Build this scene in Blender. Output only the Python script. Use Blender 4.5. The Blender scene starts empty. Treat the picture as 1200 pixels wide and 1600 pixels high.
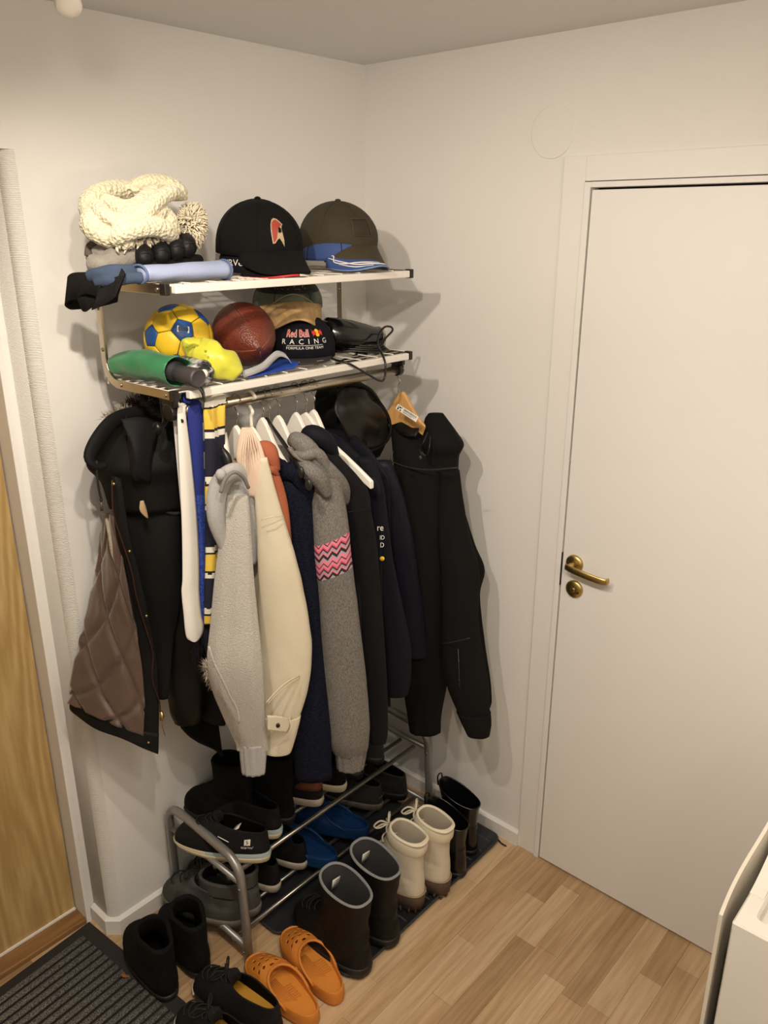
import bpy, bmesh, math, random
from mathutils import Vector, Matrix, noise

S = bpy.context.scene
COL = S.collection
PI = math.pi
rnd = random.Random(7)

def lin(c):
    return tuple(((v/255)/12.92 if v/255 <= .04045 else ((v/255+.055)/1.055)**2.4) for v in c) + (1,)

# ---------------------------------------------------------------- camera, world, lights, exposure
cam_d = bpy.data.cameras.new('camera'); cam = bpy.data.objects.new('camera', cam_d); COL.objects.link(cam)
cam_d.sensor_fit = 'HORIZONTAL'; cam_d.sensor_width = 36; cam_d.lens = 36*1266.45/1200; cam_d.clip_start = .02
cam.matrix_world = Matrix.Translation((-1.9418, -1.8041, 1.9627)) @ Matrix([[0.664631, 0.249629, -0.704238], [-0.747172, 0.221605, -0.626599], [-0.000355, 0.942643, 0.333802]]).to_4x4()
S.camera = cam
S.view_settings.view_transform = 'Standard'; S.view_settings.look = 'None'; S.view_settings.gamma = 1
S.view_settings.use_curve_mapping = False
S.view_settings.exposure = -0.97
wd = bpy.data.worlds.new('world'); S.world = wd; wd.use_nodes = True
wd.node_tree.nodes['Background'].inputs[0].default_value = (1, .86, .70, 1)
wd.node_tree.nodes['Background'].inputs[1].default_value = .10
LAMP = (1, .885, .745)
def spot(loc, aim, power, angle=110, blend=.6, radius=.018):
    d = bpy.data.lights.new('spot_lamp_or_fill', 'SPOT'); d.energy = power; d.color = LAMP; d.spot_size = math.radians(angle); d.spot_blend = blend; d.shadow_soft_size = radius
    o = bpy.data.objects.new('spot_lamp_or_fill', d); COL.objects.link(o); o.location = loc
    o.rotation_euler = (Vector(aim)-Vector(loc)).to_track_quat('-Z', 'Y').to_euler()
    return o
# the lamps of the ceiling spot bar (three of them above the top edge of the frame), then one added fill spot
spot((-1.43, -.84, 2.26), (-.35, -.45, .6), 58, 140, .7)
spot((-1.47, -1.22, 2.26), (-.2, -.7, .5), 58, 140, .7)
spot((-1.14, -.385, 2.265), (-1.05, -.02, 1.6), 4, 120, .8)
spot((-1.25, -1.55, 2.26), (-.7, -.6, .4), 12, 140, .7)
spot((-1.50, -1.75, 2.26), (-.25, -1.05, .0), 68, 85, 1.0, .03)  # added fill, not a lamp of the bar: brightens lower door and floor
# added fill behind the camera: a soft point and an upward area for the ceiling
d = bpy.data.lights.new('soft_fill_light', 'POINT'); d.energy = 14; d.color = (1, .89, .76); d.shadow_soft_size = .16
o = bpy.data.objects.new('soft_fill_light', d); COL.objects.link(o); o.location = (-2.5, -2.5, 2.1)
d = bpy.data.lights.new('ceiling_fill_light', 'AREA'); d.energy = 48; d.color = (1, .89, .76); d.size = .35
o = bpy.data.objects.new('ceiling_fill_light', d); COL.objects.link(o); o.location = (-1.6, -2.5, 1.7); o.rotation_euler = (PI, 0, 0)


# ---------------------------------------------------------------- materials
def mat(name, col, rough=.8, metal=0, var=.0, vscale=30, bump=0, bscale=200, sheen=0, col2=None, coat=0, stretch=(1,1,1), detail=3, spec=.5, btype='noise', rand=0):
    m = bpy.data.materials.new(name); m.use_nodes = True
    nt = m.node_tree; N = nt.nodes; Lk = nt.links
    b = N['Principled BSDF']
    b.inputs['Roughness'].default_value = rough; b.inputs['Metallic'].default_value = metal
    b.inputs['Specular IOR Level'].default_value = spec
    if sheen: b.inputs['Sheen Weight'].default_value = sheen; b.inputs['Sheen Roughness'].default_value = .4
    if coat: b.inputs['Coat Weight'].default_value = coat; b.inputs['Coat Roughness'].default_value = .15
    c = lin(col); b.inputs['Base Color'].default_value = c
    tc = N.new('ShaderNodeTexCoord'); mp = N.new('ShaderNodeMapping'); mp.inputs['Scale'].default_value = stretch
    Lk.new(tc.outputs['Object'], mp.inputs['Vector'])
    if var or col2:
        c2 = lin(col2) if col2 else tuple(max(0, v*(1-var)) for v in c[:3]) + (1,)
        nz = N.new('ShaderNodeTexNoise'); nz.inputs['Scale'].default_value = vscale; nz.inputs['Detail'].default_value = detail
        rp = N.new('ShaderNodeValToRGB'); rp.color_ramp.elements[0].color = c; rp.color_ramp.elements[1].color = c2
        rp.color_ramp.elements[0].position = .35; rp.color_ramp.elements[1].position = .65
        Lk.new(mp.outputs[0], nz.inputs['Vector']); Lk.new(nz.outputs['Fac'], rp.inputs[0]); Lk.new(rp.outputs[0], b.inputs['Base Color'])
        if rand:
            oi = N.new('ShaderNodeObjectInfo'); hs = N.new('ShaderNodeHueSaturation')
            mr = N.new('ShaderNodeMapRange'); mr.inputs['To Min'].default_value = 1-rand; mr.inputs['To Max'].default_value = 1+rand
            Lk.new(oi.outputs['Random'], mr.inputs['Value']); Lk.new(mr.outputs[0], hs.inputs['Value'])
            Lk.new(rp.outputs[0], hs.inputs['Color']); Lk.new(hs.outputs[0], b.inputs['Base Color'])
    if bump:
        if btype == 'noise':
            bn = N.new('ShaderNodeTexNoise'); bn.inputs['Scale'].default_value = bscale; bn.inputs['Detail'].default_value = 4; o = bn.outputs['Fac']
        elif btype == 'voronoi':
            bn = N.new('ShaderNodeTexVoronoi'); bn.inputs['Scale'].default_value = bscale; o = bn.outputs['Distance']
        else:
            bn = N.new('ShaderNodeTexWave'); bn.inputs['Scale'].default_value = bscale; bn.bands_direction = btype; bn.inputs['Distortion'].default_value = 2; bn.inputs['Detail Scale'].default_value = 3; o = bn.outputs['Fac']
        bp = N.new('ShaderNodeBump'); bp.inputs['Strength'].default_value = bump; bp.inputs['Distance'].default_value = .004
        Lk.new(mp.outputs[0], bn.inputs['Vector']); Lk.new(o, bp.inputs['Height']); Lk.new(bp.outputs[0], b.inputs['Normal'])
    return m

# ---------------------------------------------------------------- mesh helpers
class MB:
    def __init__(s): s.v = []; s.f = []; s.m = []
    def add(s, v, f, mi=0):
        o = len(s.v); s.v += [tuple(p) for p in v]; s.f += [tuple(i+o for i in q) for q in f]; s.m += [mi]*len(f); return s
    def xf(s, M):
        s.v = [tuple(M @ Vector(p)) for p in s.v]; return s

def xl(vf, M): return [tuple(M @ Vector(p)) for p in vf[0]], vf[1]

WM = {}
def thing(name, label, cat, loc=(0,0,0), rotz=0, group=None, rot=None):
    o = bpy.data.objects.new(name, None); COL.objects.link(o); o.empty_display_size = .05
    o.location = loc; o.rotation_euler = rot if rot else (0,0,rotz)
    o['label'] = label; o['category'] = cat
    if group: o['group'] = group
    WM[o] = Matrix.LocRotScale(Vector(loc), o.rotation_euler, None)
    return o

def part(name, mb, m, parent=None, world=False, smooth=True, solid=0, sub=0, bevel=0, off=-1, remesh=0, label=None, stuff=False, sm_it=0):
    me = bpy.data.meshes.new(name)
    W = WM.get(parent, Matrix())
    v = mb.v
    if world and parent is not None:
        I = W.inverted(); v = [tuple(I @ Vector(p)) for p in v]
    me.from_pydata(v, [], mb.f)
    for x in (m if isinstance(m, (list, tuple)) else [m]): me.materials.append(x)
    me.polygons.foreach_set('material_index', mb.m)
    bm = bmesh.new(); bm.from_mesh(me); bmesh.ops.recalc_face_normals(bm, faces=bm.faces[:]); bm.to_mesh(me); bm.free(); me.update()
    if smooth: me.polygons.foreach_set('use_smooth', [True]*len(me.polygons))
    o = bpy.data.objects.new(name, me); COL.objects.link(o)
    if parent is not None: o.parent = parent
    WM[o] = W
    if remesh:
        r = o.modifiers.new('r', 'REMESH'); r.mode = 'VOXEL'; r.voxel_size = remesh; r.use_smooth_shade = True
        if sm_it: s_ = o.modifiers.new('sm', 'SMOOTH'); s_.iterations = sm_it; s_.factor = .5
    if sub: s_ = o.modifiers.new('s', 'SUBSURF'); s_.levels = sub; s_.render_levels = sub
    if solid: s_ = o.modifiers.new('d', 'SOLIDIFY'); s_.thickness = solid; s_.offset = off
    if bevel:
        b = o.modifiers.new('b', 'BEVEL'); b.width = bevel; b.segments = 2; b.limit_method = 'ANGLE'; b.angle_limit = .7
    if label: o['label'] = label
    if stuff: o['kind'] = 'stuff'
    return o

def tag(o, label, cat, group=None):
    o['label'] = label; o['category'] = cat
    if group: o['group'] = group
    return o

def struct(name, mb, m, parent=None, **k):
    k.setdefault('smooth', False)
    o = part(name, mb, m, parent, **k)
    if parent is None: o['kind'] = 'structure'
    return o

def box(x0, x1, y0, y1, z0, z1):
    v = [(x0,y0,z0),(x1,y0,z0),(x1,y1,z0),(x0,y1,z0),(x0,y0,z1),(x1,y0,z1),(x1,y1,z1),(x0,y1,z1)]
    return v, [(0,3,2,1),(4,5,6,7),(0,1,5,4),(1,2,6,5),(2,3,7,6),(3,0,4,7)]

def loft(rings, closed=True, cap0=False, cap1=False, loop=False):
    n = len(rings[0]); v = [p for r in rings for p in r]; f = []
    k = len(rings)
    for j in range(k if loop else k-1):
        a = j*n; b = ((j+1) % k)*n
        for i in range(n if closed else n-1):
            i2 = (i+1) % n; f.append((a+i, a+i2, b+i2, b+i))
    def cap(j, rev):
        c = tuple(sum(p[q] for p in rings[j])/n for q in range(3)); v.append(c); ci = len(v)-1; a = j*n
        for i in range(n):
            i2 = (i+1) % n; f.append((ci, a+i2, a+i) if not rev else (ci, a+i, a+i2))
    if cap0: cap(0, False)
    if cap1: cap(k-1, True)
    return v, f

def cr(pts, sub):
    """Catmull-Rom through points (tuples of any length)"""
    P = [tuple(p) for p in pts]; out = []
    n = len(P)
    if n < 3:
        return [tuple(P[0][k]+(P[1][k]-P[0][k])*t/sub for k in range(len(P[0]))) for t in range(sub)] + [P[1]]
    for i in range(n-1):
        p0 = P[i-1] if i else tuple(2*a-b for a, b in zip(P[0], P[1])); p1 = P[i]; p2 = P[i+1]
        p3 = P[i+2] if i+2 < n else tuple(2*a-b for a, b in zip(P[-1], P[-2]))
        for s_ in range(sub):
            t = s_/sub
            out.append(tuple(.5*((2*b)+(-a+c)*t+(2*a-5*b+4*c-d)*t*t+(-a+3*b-3*c+d)*t**3) for a, b, c, d in zip(p0, p1, p2, p3)))
    out.append(P[-1]); return out

def tube(pts, r, n=8, sub=0, flat=1, caps=True, loop=False, up=None, knit=0):
    rr = r if isinstance(r, (list, tuple)) else [r]*len(pts)
    q = [tuple(p)+(a,) for p, a in zip(pts, rr)]
    if sub: q = cr(q, sub)
    P = [Vector(a[:3]) for a in q]; R = [a[3] for a in q]
    k = len(P); rings = []; nrm = None; L = 0
    for i in range(k):
        if loop: t = P[(i+1) % k]-P[i-1]
        else: t = P[min(i+1, k-1)]-P[max(i-1, 0)]
        t.normalize()
        if nrm is None:
            a = Vector(up) if up else (Vector((0,0,1)) if abs(t.z) < .9 else Vector((1,0,0)))
            nrm = (a - t*a.dot(t)).normalized()
        else:
            if up: nrm = Vector(up)
            nrm = (nrm - t*nrm.dot(t)).normalized()
        b = t.cross(nrm)
        if i: L += (P[i]-P[i-1]).length
        rad = R[i]
        ring = []
        for j in range(n):
            a = 2*PI*j/n
            g = rad*(1+knit*abs(math.sin(L/.0065*PI/2 + (j % 2)*.8))) if knit else rad
            ring.append(tuple(P[i]+nrm*(math.cos(a)*g)+b*(math.sin(a)*g*flat)))
        rings.append(ring)
    return loft(rings, True, caps and not loop, caps and not loop, loop)

def frame_to(a, b):
    """matrix with local +z along a->b, origin a"""
    z = (Vector(b)-Vector(a)).normalized()
    x = Vector((0,0,1)) if abs(z.z) < .9 else Vector((1,0,0))
    y = z.cross(x).normalized(); x = y.cross(z)
    M = Matrix((x, y, z)).transposed().to_4x4(); M.translation = Vector(a); return M

def lathe(prof, n=24, cap0=True, cap1=True):
    return loft([[(r*math.cos(2*PI*i/n), r*math.sin(2*PI*i/n), z) for i in range(n)] for r, z in prof], True, cap0, cap1)

def sheet(grid, su=5, sv=5, disp=None):
    """grid rows x cols of 3-D control points -> smooth surface; disp(u,v)->offset along normal"""
    rows = [cr(r, su) for r in grid]
    cols = [cr([r[i] for r in rows], sv) for i in range(len(rows[0]))]
    nu = len(cols); nv = len(cols[0])
    G = [[Vector(cols[i][j]) for i in range(nu)] for j in range(nv)]
    if disp:
        H = [[None]*nu for _ in range(nv)]
        for j in range(nv):
            for i in range(nu):
                du = G[j][min(i+1, nu-1)]-G[j][max(i-1, 0)]; dv = G[min(j+1, nv-1)][i]-G[max(j-1, 0)][i]
                nn = du.cross(dv)
                if nn.length > 0: nn.normalize()
                H[j][i] = G[j][i]+nn*disp(i/(nu-1), j/(nv-1))
        G = H
    return loft([[tuple(p) for p in r] for r in G], False)

def ellipsoid(c, r, n=20, m=12, bumpf=None):
    rings = []
    for j in range(1, m):
        a = PI*j/m
        rings.append([(c[0]+r[0]*math.sin(a)*math.cos(2*PI*i/n), c[1]+r[1]*math.sin(a)*math.sin(2*PI*i/n), c[2]-r[2]*math.cos(a)) for i in range(n)])
    v, f = loft(rings, True)
    v.append((c[0], c[1], c[2]-r[2])); b = len(v)-1
    v.append((c[0], c[1], c[2]+r[2])); t = len(v)-1
    for i in range(n):
        f.append((b, (i+1) % n, i)); a = (m-2)*n; f.append((t, a+i, a+(i+1) % n))
    return v, f

def text2d(s, size, align='CENTER'):
    cu = bpy.data.curves.new('t', 'FONT'); cu.body = s; cu.size = size; cu.align_x = align; cu.align_y = 'CENTER'; cu.resolution_u = 3
    ob = bpy.data.objects.new('t', cu); COL.objects.link(ob)
    bpy.context.view_layer.update()
    me = ob.to_mesh(); v = [tuple(p.co) for p in me.vertices]; f = [tuple(p.vertices) for p in me.polygons]
    ob.to_mesh_clear(); bpy.data.objects.remove(ob); bpy.data.curves.remove(cu)
    return v, f

def text_on(mb, s, size, fn, mi=0, du=0, dv=0, xs=1):
    v, f = text2d(s, size); return mb.add([fn((p[0]*xs+du, p[1]+dv)) for p in v], f, mi)

VR = Vector((0.6646, -0.7472, 0)); VD = Vector((-VR.y, VR.x, 0))
def vtube(lv, k=.7, n=22, sub=6, fold=.15, wr=.0, seed=0, cap0=True, cap1=False, gath=0):
    """hanging cloth: levels (x,y,z,halfwidth) -> loft of horizontal rings with folds"""
    q = cr([tuple(a) for a in lv], sub); rings = []; K = len(q)
    for j, (x, y, z, w) in enumerate(q):
        ring = []
        for i in range(n):
            a = 2*PI*i/n; c = math.cos(a); s_ = math.sin(a)
            g = 1+fold*(noise.noise(Vector((c*1.6, s_*1.6, z*1.6+seed*7.3)))+.5*noise.noise(Vector((c*3.5, s_*3.5, z*3+seed*3.1))))
            if wr: g += wr*noise.noise(Vector((c*1.2, s_*1.2, z*22+seed+c*2)))
            if gath: g += gath*math.sin(a*11+seed)
            g = max(.3, g)
            p = Vector((x, y, z))+VR*(c*w*(1+(g-1)*.5))+VD*(s_*w*k*g)
            ring.append(tuple(p))
        rings.append(ring)
    return loft(rings, True, cap0, cap1)

def torso(cx, zs, zh, hw=.2, yc=-.34, at=.022, ab=.045, fold=.25, seed=0, dx=0):
    rings = []; n = 36; K = 26
    for j in range(K):
        t = j/(K-1); z = zs+(zh-zs)*t
        d = (zs-z)
        b = hw*min(1, .35+.65*min(1, d/.1)**.7)*(1+.02*t)
        a_ = at+(ab-at)*min(1, t*1.4)
        ring = []
        for i in range(n):
            an = 2*PI*i/n; c = math.cos(an); s_ = math.sin(an)
            g = 1+fold*t**.6*(noise.noise(Vector((c*1.5, s_*2.2, z*1.2+seed*5)))*1.4+.5*noise.noise(Vector((c*3, s_*5, z*2+seed))))
            ring.append((cx+dx*t+a_*c*g, yc+b*math.copysign(abs(s_)**.8, s_), z))
        rings.append(ring)
    return loft(rings, True, True, False)


# ---------------------------------------------------------------- the room
M_wall = mat('wall_paint', (229,226,221), .9, var=.02, vscale=2, bump=.05, bscale=300)
M_wallpaper = mat('ribbed_wall_paint', (228,225,218), .9, bump=.5, bscale=40, btype='Z', stretch=(1,1,2.2))
M_ceil = mat('ceiling_paint', (226,224,221), .95)
M_white = mat('white_lacquer', (231,228,224), .45, var=.015, vscale=3)
M_trim = mat('white_trim_paint', (230,227,222), .55)
M_dark = mat('dark_gap', (28,22,16), .9)
M_floorbase = mat('floor_joint', (138,108,74), .9)
H = 2.40
CH = .028   # chamfer of the niche corner

b = MB()   # shelf wall with the door niche at its left end
b.add(*box(-1.075, .12, 0, .3, 0, H)); b.add(*box(-3.2, -1.075, 0, .3, 2.112, H)); b.add(*box(-3.2, -2.05, 0, .3, 0, 2.112))
struct('wall_back', b, M_wall)
b = MB()   # rounded, ribbed corner of the niche
n = 6; r0 = [(-1.075-CH*math.sin(i/n*PI/2), -.0005+CH*(1-math.cos(i/n*PI/2))) for i in range(n+1)]
b.add(*loft([[(x, y, 0) for x, y in r0], [(x, y, 2.112) for x, y in r0]], False))
b.add(*box(-1.103, -1.0752, .028, .3, 0, 2.112))
c_ = struct('trim_1', b, M_wallpaper, smooth=True)
c_['label'] = 'white ribbed wallpaper on the rounded corner beside the oak door'

b = MB()
b.add(*box(0, .12, -.735, .0, 0, H)); b.add(*box(0, .12, -1.655, -.735, 2.066, H)); b.add(*box(0, .12, -3.2, -1.655, 0, H)); b.add(*box(.09, .12, -1.655, -.735, 0, 2.066))
struct('wall_right', b, M_wall)
struct('ceiling', MB().add(*box(-3.2, .12, -3.2, .3, H, H+.08)), M_ceil)
struct('wall_left', MB().add(*box(-3.28, -3.2, -3.2, .3, 0, H)), M_wall)
struct('wall_front', MB().add(*box(-3.2, .12, -3.28, -3.2, 0, H)), M_wall)
fl = struct('floor', MB().add(*box(-3.2, .12, -3.2, .3, -.08, -.004)), M_floorbase)

# laminate strips: three tones, grain along x
def wood(name, c1, c2, rough=.42, rand=.0, sc=(2.2,34,34), knots=True, wave=0):
    m = mat(name, c1, rough, col2=c2, vscale=2.2, stretch=sc, detail=6, rand=rand, bump=.04, bscale=6)
    return m
planks = [wood('oak_strip_light', (202,174,138), (182,152,115), rand=.06), wood('oak_strip_mid', (190,160,123), (167,135,98), rand=.06), wood('oak_strip_dark', (176,146,109), (152,121,86), rand=.06)]
pr = random.Random(21); cache = {}
SW = .0655
y = .169; row = 0
while y > -1.72:
    x = -1.62+pr.random()*.45
    x0 = -1.72
    while x0 < -.003:
        x1 = min(x, -.003)
        if x1-x0 > .02:
            ln = round(x1-x0, 3)
            mb = MB().add(*box(x0+.0003, x1-.0003, y-SW+.0003, y-.0003, -.004, pr.random()*.0003))
            if not (y > .17):
                part('plank', mb, planks[pr.choice([0,0,1,1,1,2])], fl, smooth=False)
        x0 = x1; x = x1+pr.choice([.26,.34,.40,.47,.56])
    y -= SW; row += 1

M_base = M_trim
def skirting(name, pts, h=.056, t=.014):
    """pts: wall line from left to right, room on the right-hand side"""
    b = MB(); rings = []
    for i, (x, y) in enumerate(pts):
        def nr(a, c): d = Vector((c[0]-a[0], c[1]-a[1], 0)).normalized(); return Vector((d.y, -d.x, 0))
        if i == 0: nv = nr(pts[0], pts[1])
        elif i == len(pts)-1: nv = nr(pts[-2], pts[-1])
        else:
            n1 = nr(pts[i-1], pts[i]); n2 = nr(pts[i], pts[i+1]); nv = (n1+n2); nv = nv/nv.dot(n1)
        p = Vector((x, y, 0))
        rings.append([tuple(p+nv*a+Vector((0,0,z))) for a, z in ((0,0),(t,0),(t,h-.006),(t*.45,h),(0,h))])
    return struct(name, b.add(*loft(rings, True, True, True)), M_base)
skirting('baseboard_back', [(-1.1035, .10), (-1.1035, .024), (-1.082, 0), (0, 0)])
skirting('baseboard_right', [(0, 0), (0, -.683)])

# white door in the right-hand wall
cas = MB()
cas.add(*box(-.008, 0, -.745, -.683, 0, 2.122)); cas.add(*box(-.0082, 0, -1.655, -.7452, 2.064, 2.1222)); cas.add(*box(-.008, 0, -1.717, -1.655, 0, 2.122))
struct('trim_2', cas, M_trim, bevel=.0015)['label'] = 'flat white casing around the white door'
fr = MB()
fr.add(*box(-.0125, .06, -.763, -.747, 0, 2.062)); fr.add(*box(-.0125, .06, -1.62, -.763, 2.049, 2.062)); fr.add(*box(-.0125, .06, -1.636, -1.62, 0, 2.062))
struct('trim_3', fr, M_trim, bevel=.0012)['label'] = 'narrow white door frame inside the casing'
d1 = thing('door_1', 'plain white flush door with brass handle in the right-hand wall', 'door', (0,-1.19,0)); del d1['category']; d1['kind'] = 'structure'
part('door_leaf', MB().add(*box(-.010, .03, -1.617, -.7672, .006, 2.0435)), M_white, d1, world=True, smooth=False, bevel=.0015)
part('door_gap', MB().add(*box(.031, .088, -1.65, -.74, 0, 2.06)), M_dark, d1, world=True, smooth=False)
M_brass = mat('brushed_brass', (198,174,112), .34, 1, var=.1, vscale=60)
part('latch_slot', MB().add(*box(-.0122, .02, -.7668, -.7635, .985, 1.085)), M_dark, d1, world=True, smooth=False)
def rosette(z, yy, pn):
    mb = MB().add(*lathe([(.0265,0),(.0265,.004),(.0235,.008),(.011,.0095),(.0105,.0095)], 28)).xf(frame_to((-.0101, yy, z), (-1, yy, z)))
    o = part(pn, mb, M_brass, d1, world=True)
    return o
ros = rosette(1.062, -.806, 'handle_rosette')
lev = MB().add(*tube([(-.018,-.806,1.062),(-.045,-.806,1.062)], .0085, 14))
hp = [(-.047,-.797,1.062),(-.051,-.815,1.0605),(-.053,-.85,1.057),(-.052,-.885,1.053),(-.049,-.915,1.051),(-.04,-.922,1.051),(-.036,-.923,1.051)]
lev.add(*tube(hp, [.0095,.0105,.0108,.0105,.010,.0098,.009], 12, sub=4, flat=.38, up=(0,0,1)))
part('door_handle', lev, M_brass, d1, world=True)
ks = rosette(.986, -.812, 'lock_rosette')
kh = MB()
kh.add(*lathe([(.0065,0),(.0065,.003),(.005,.0035)], 16)).xf(frame_to((-.0196,-.812,.986), (-1,-.812,.986)))
part('cylinder', kh, M_brass, ks, world=True)
kk = MB()
for dy, dz, r in ((0,.0,.002),(-.0155,-.006,.003),(.0155,-.006,.003)):
    kk.add(*xl(lathe([(r,0),(r,.0026)], 10), frame_to((-.0185 if dy else -.0232,-.812+dy,.986+dz), (-1,-.812+dy,.986+dz))))
part('keyhole', kk, M_dark, ks, world=True)

# blanking disc on the wall above the door casing
cv = MB().add(*lathe([(.0615,-.002),(.0615,.0022),(.0605,.003)], 64)).xf(frame_to((0,-.642,2.181), (-1,-.642,2.181)))
tag(part('cover_plate', cv, M_wall, smooth=False), 'round white blank cover plate on the wall above the door corner', 'cover plate')

# oak entrance door in the niche on the left
d2 = thing('door_2', 'oak veneer entrance door in a white frame at the left', 'door', (-1.5,.16,0)); del d2['category']; d2['kind'] = 'structure'
def oak_mat():
    m = bpy.data.materials.new('oak_veneer'); m.use_nodes = True; nt = m.node_tree; N = nt.nodes; Lk = nt.links; b = N['Principled BSDF']
    b.inputs['Roughness'].default_value = .45
    tc = N.new('ShaderNodeTexCoord'); mp = N.new('ShaderNodeMapping'); mp.inputs['Scale'].default_value = (1, 1, .10)
    nz = N.new('ShaderNodeTexNoise'); nz.inputs['Scale'].default_value = 4.2; nz.inputs['Detail'].default_value = 1.5
    mu = N.new('ShaderNodeMath'); mu.operation = 'MULTIPLY'; mu.inputs[1].default_value = 34
    fr_ = N.new('ShaderNodeMath'); fr_.operation = 'PINGPONG'; fr_.inputs[1].default_value = 1
    n2 = N.new('ShaderNodeTexNoise'); n2.inputs['Scale'].default_value = 90; n2.inputs['Detail'].default_value = 4
    ad = N.new('ShaderNodeMath'); ad.operation = 'MULTIPLY_ADD'; ad.inputs[1].default_value = .55
    rp = N.new('ShaderNodeValToRGB'); rp.color_ramp.elements[0].color = lin((198,170,116)); rp.color_ramp.elements[1].color = lin((170,140,88))
    rp.color_ramp.elements[0].position = .35; rp.color_ramp.elements[1].position = 1.0
    Lk.new(tc.outputs['Object'], mp.inputs[0]); Lk.new(mp.outputs[0], nz.inputs[0]); Lk.new(mp.outputs[0], n2.inputs[0])
    Lk.new(nz.outputs[0], mu.inputs[0]); Lk.new(mu.outputs[0], fr_.inputs[0]); Lk.new(fr_.outputs[0], ad.inputs[0]); Lk.new(n2.outputs[0], ad.inputs[2])
    Lk.new(ad.outputs[0], rp.inputs[0]); Lk.new(rp.outputs[0], b.inputs['Base Color'])
    return m
M_oak = oak_mat()
part('door_leaf', MB().add(*box(-1.99, -1.1375, .16, .20, .022, 2.05)), M_oak, d2, world=True, smooth=False, bevel=.001)
fm = MB()
fm.add(*box(-1.134, -1.120, .098, .24, 0, 2.095)); fm.add(*box(-1.1195, -1.103, .103, .24, 0, 2.1)); fm.add(*box(-2.05, -1.134, .098, .24, 2.055, 2.095))
fm.add(*box(-2.04, -1.995, .098, .24, 0, 2.055))
part('door_frame', fm, M_trim, d2, world=True, smooth=False, bevel=.0015)
part('door_gap', MB().add(*box(-2.0, -1.13, .205, .28, 0, 2.06)), M_dark, d2, world=True, smooth=False)
part('threshold', MB().add(*box(-1.995, -1.134, .10, .20, 0, .018)), wood('threshold_oak', (146,108,66), (118,84,50)), d2, world=True, smooth=False, bevel=.003)
part('weather_bar', MB().add(*box(-1.99, -1.1375, .155, .1598, .019, .026)), M_trim, d2, world=True, smooth=False)

# ceiling spot lamp at the top left
M_lamp = mat('white_lamp_paint', (215,208,196), .4)
sp = thing('ceiling_spotlight', 'white cylindrical ceiling spotlight at the top left corner', 'lamp', (-1.155,-.40,2.4))
hd = MB().add(*lathe([(.004,-.001),(.018,0),(.020,.004),(.020,.085),(.016,.092),(.006,.093)], 28)).xf(frame_to((-1.199, -0.502, 2.275), (-1.169, -0.422, 2.36)))
part('lamp_head', hd, M_lamp, sp, world=True)
part('arm', MB().add(*tube([(-1.163, -0.414, 2.34), (-1.155,-.40,2.395)], .006, 10)), M_lamp, sp, world=True)
part('base', MB().add(*box(-1.20,-1.11,-.43,-.37,2.375,2.3995)), M_lamp, sp, world=True, bevel=.004)

# white cabinet at the lower right
M_cab = mat('white_cabinet_laminate', (212,208,198), .4)
M_edge = mat('cream_edge', (206,198,182), .5)
cb = thing('cabinet', 'white cabinet with a recessed tray top and wavy side panel at lower right', 'cabinet', (-.4,-1.8,0))
zt = .885
def prof(x): # rise of the top edge towards the back of the cabinet
    t = max(0, min(1, (x+.77)/.30)); return zt+.10*(3*t*t-2*t**3)*1.0
b = MB(); X0, X1, Y0, Y1 = -.792, -.30, -2.0, -1.546
def rr(x0, x1, y0, y1, r, z):
    return [(cx_+r*math.cos(a0+k*PI/12), cy_+r*math.sin(a0+k*PI/12), z) for cx_, cy_, a0 in ((x1-r,y1-r,0),(x0+r,y1-r,PI/2),(x0+r,y0+r,PI),(x1-r,y0+r,3*PI/2)) for k in range(7)]
b.add(*loft([rr(X0,X1,Y0,Y1,.004,.02), rr(X0,X1,Y0,Y1,.004,zt-.004), rr(X0+.003,X1-.003,Y0+.003,Y1-.003,.004,zt), rr(X0+.030,X1-.01,Y0+.03,Y1-.026,.012,zt), rr(X0+.034,X1-.014,Y0+.034,Y1-.030,.012,zt-.005), rr(X0+.036,X1-.016,Y0+.036,Y1-.032,.012,zt-.019), rr(X0+.046,X1-.026,Y0+.046,Y1-.042,.012,zt-.022)], True, True, True))
part('carcass', b, M_cab, cb, world=True, smooth=False)
# rear lip of the worktop follows the panel
xs = [X0+.08+i*.02 for i in range(21)]
b = MB(); rings = [[(x, Y1-.024, zt-.01), (x, Y1-.001, zt-.01), (x, Y1-.001, prof(x-.045)+.0005), (x, Y1-.024, prof(x-.045)+.0005)] for x in xs]
part('lip', b.add(*loft(rings, True, True, True)), M_cab, cb, world=True, smooth=False)
xs = [-.805+i*.0125 for i in range(41)]
b = MB(); rings = []
for x in xs:
    yo = -1.533+.006*math.sin((x+.8)/.16*PI)*(1 if x < -.48 else .3)
    rings.append([(x, yo, .005), (x, yo+.006, .005), (x, yo+.006, prof(x)+.012), (x, yo, prof(x)+.012)])
part('side_panel', b.add(*loft(rings, True, True, True)), M_edge, cb, world=True, smooth=False)

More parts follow.
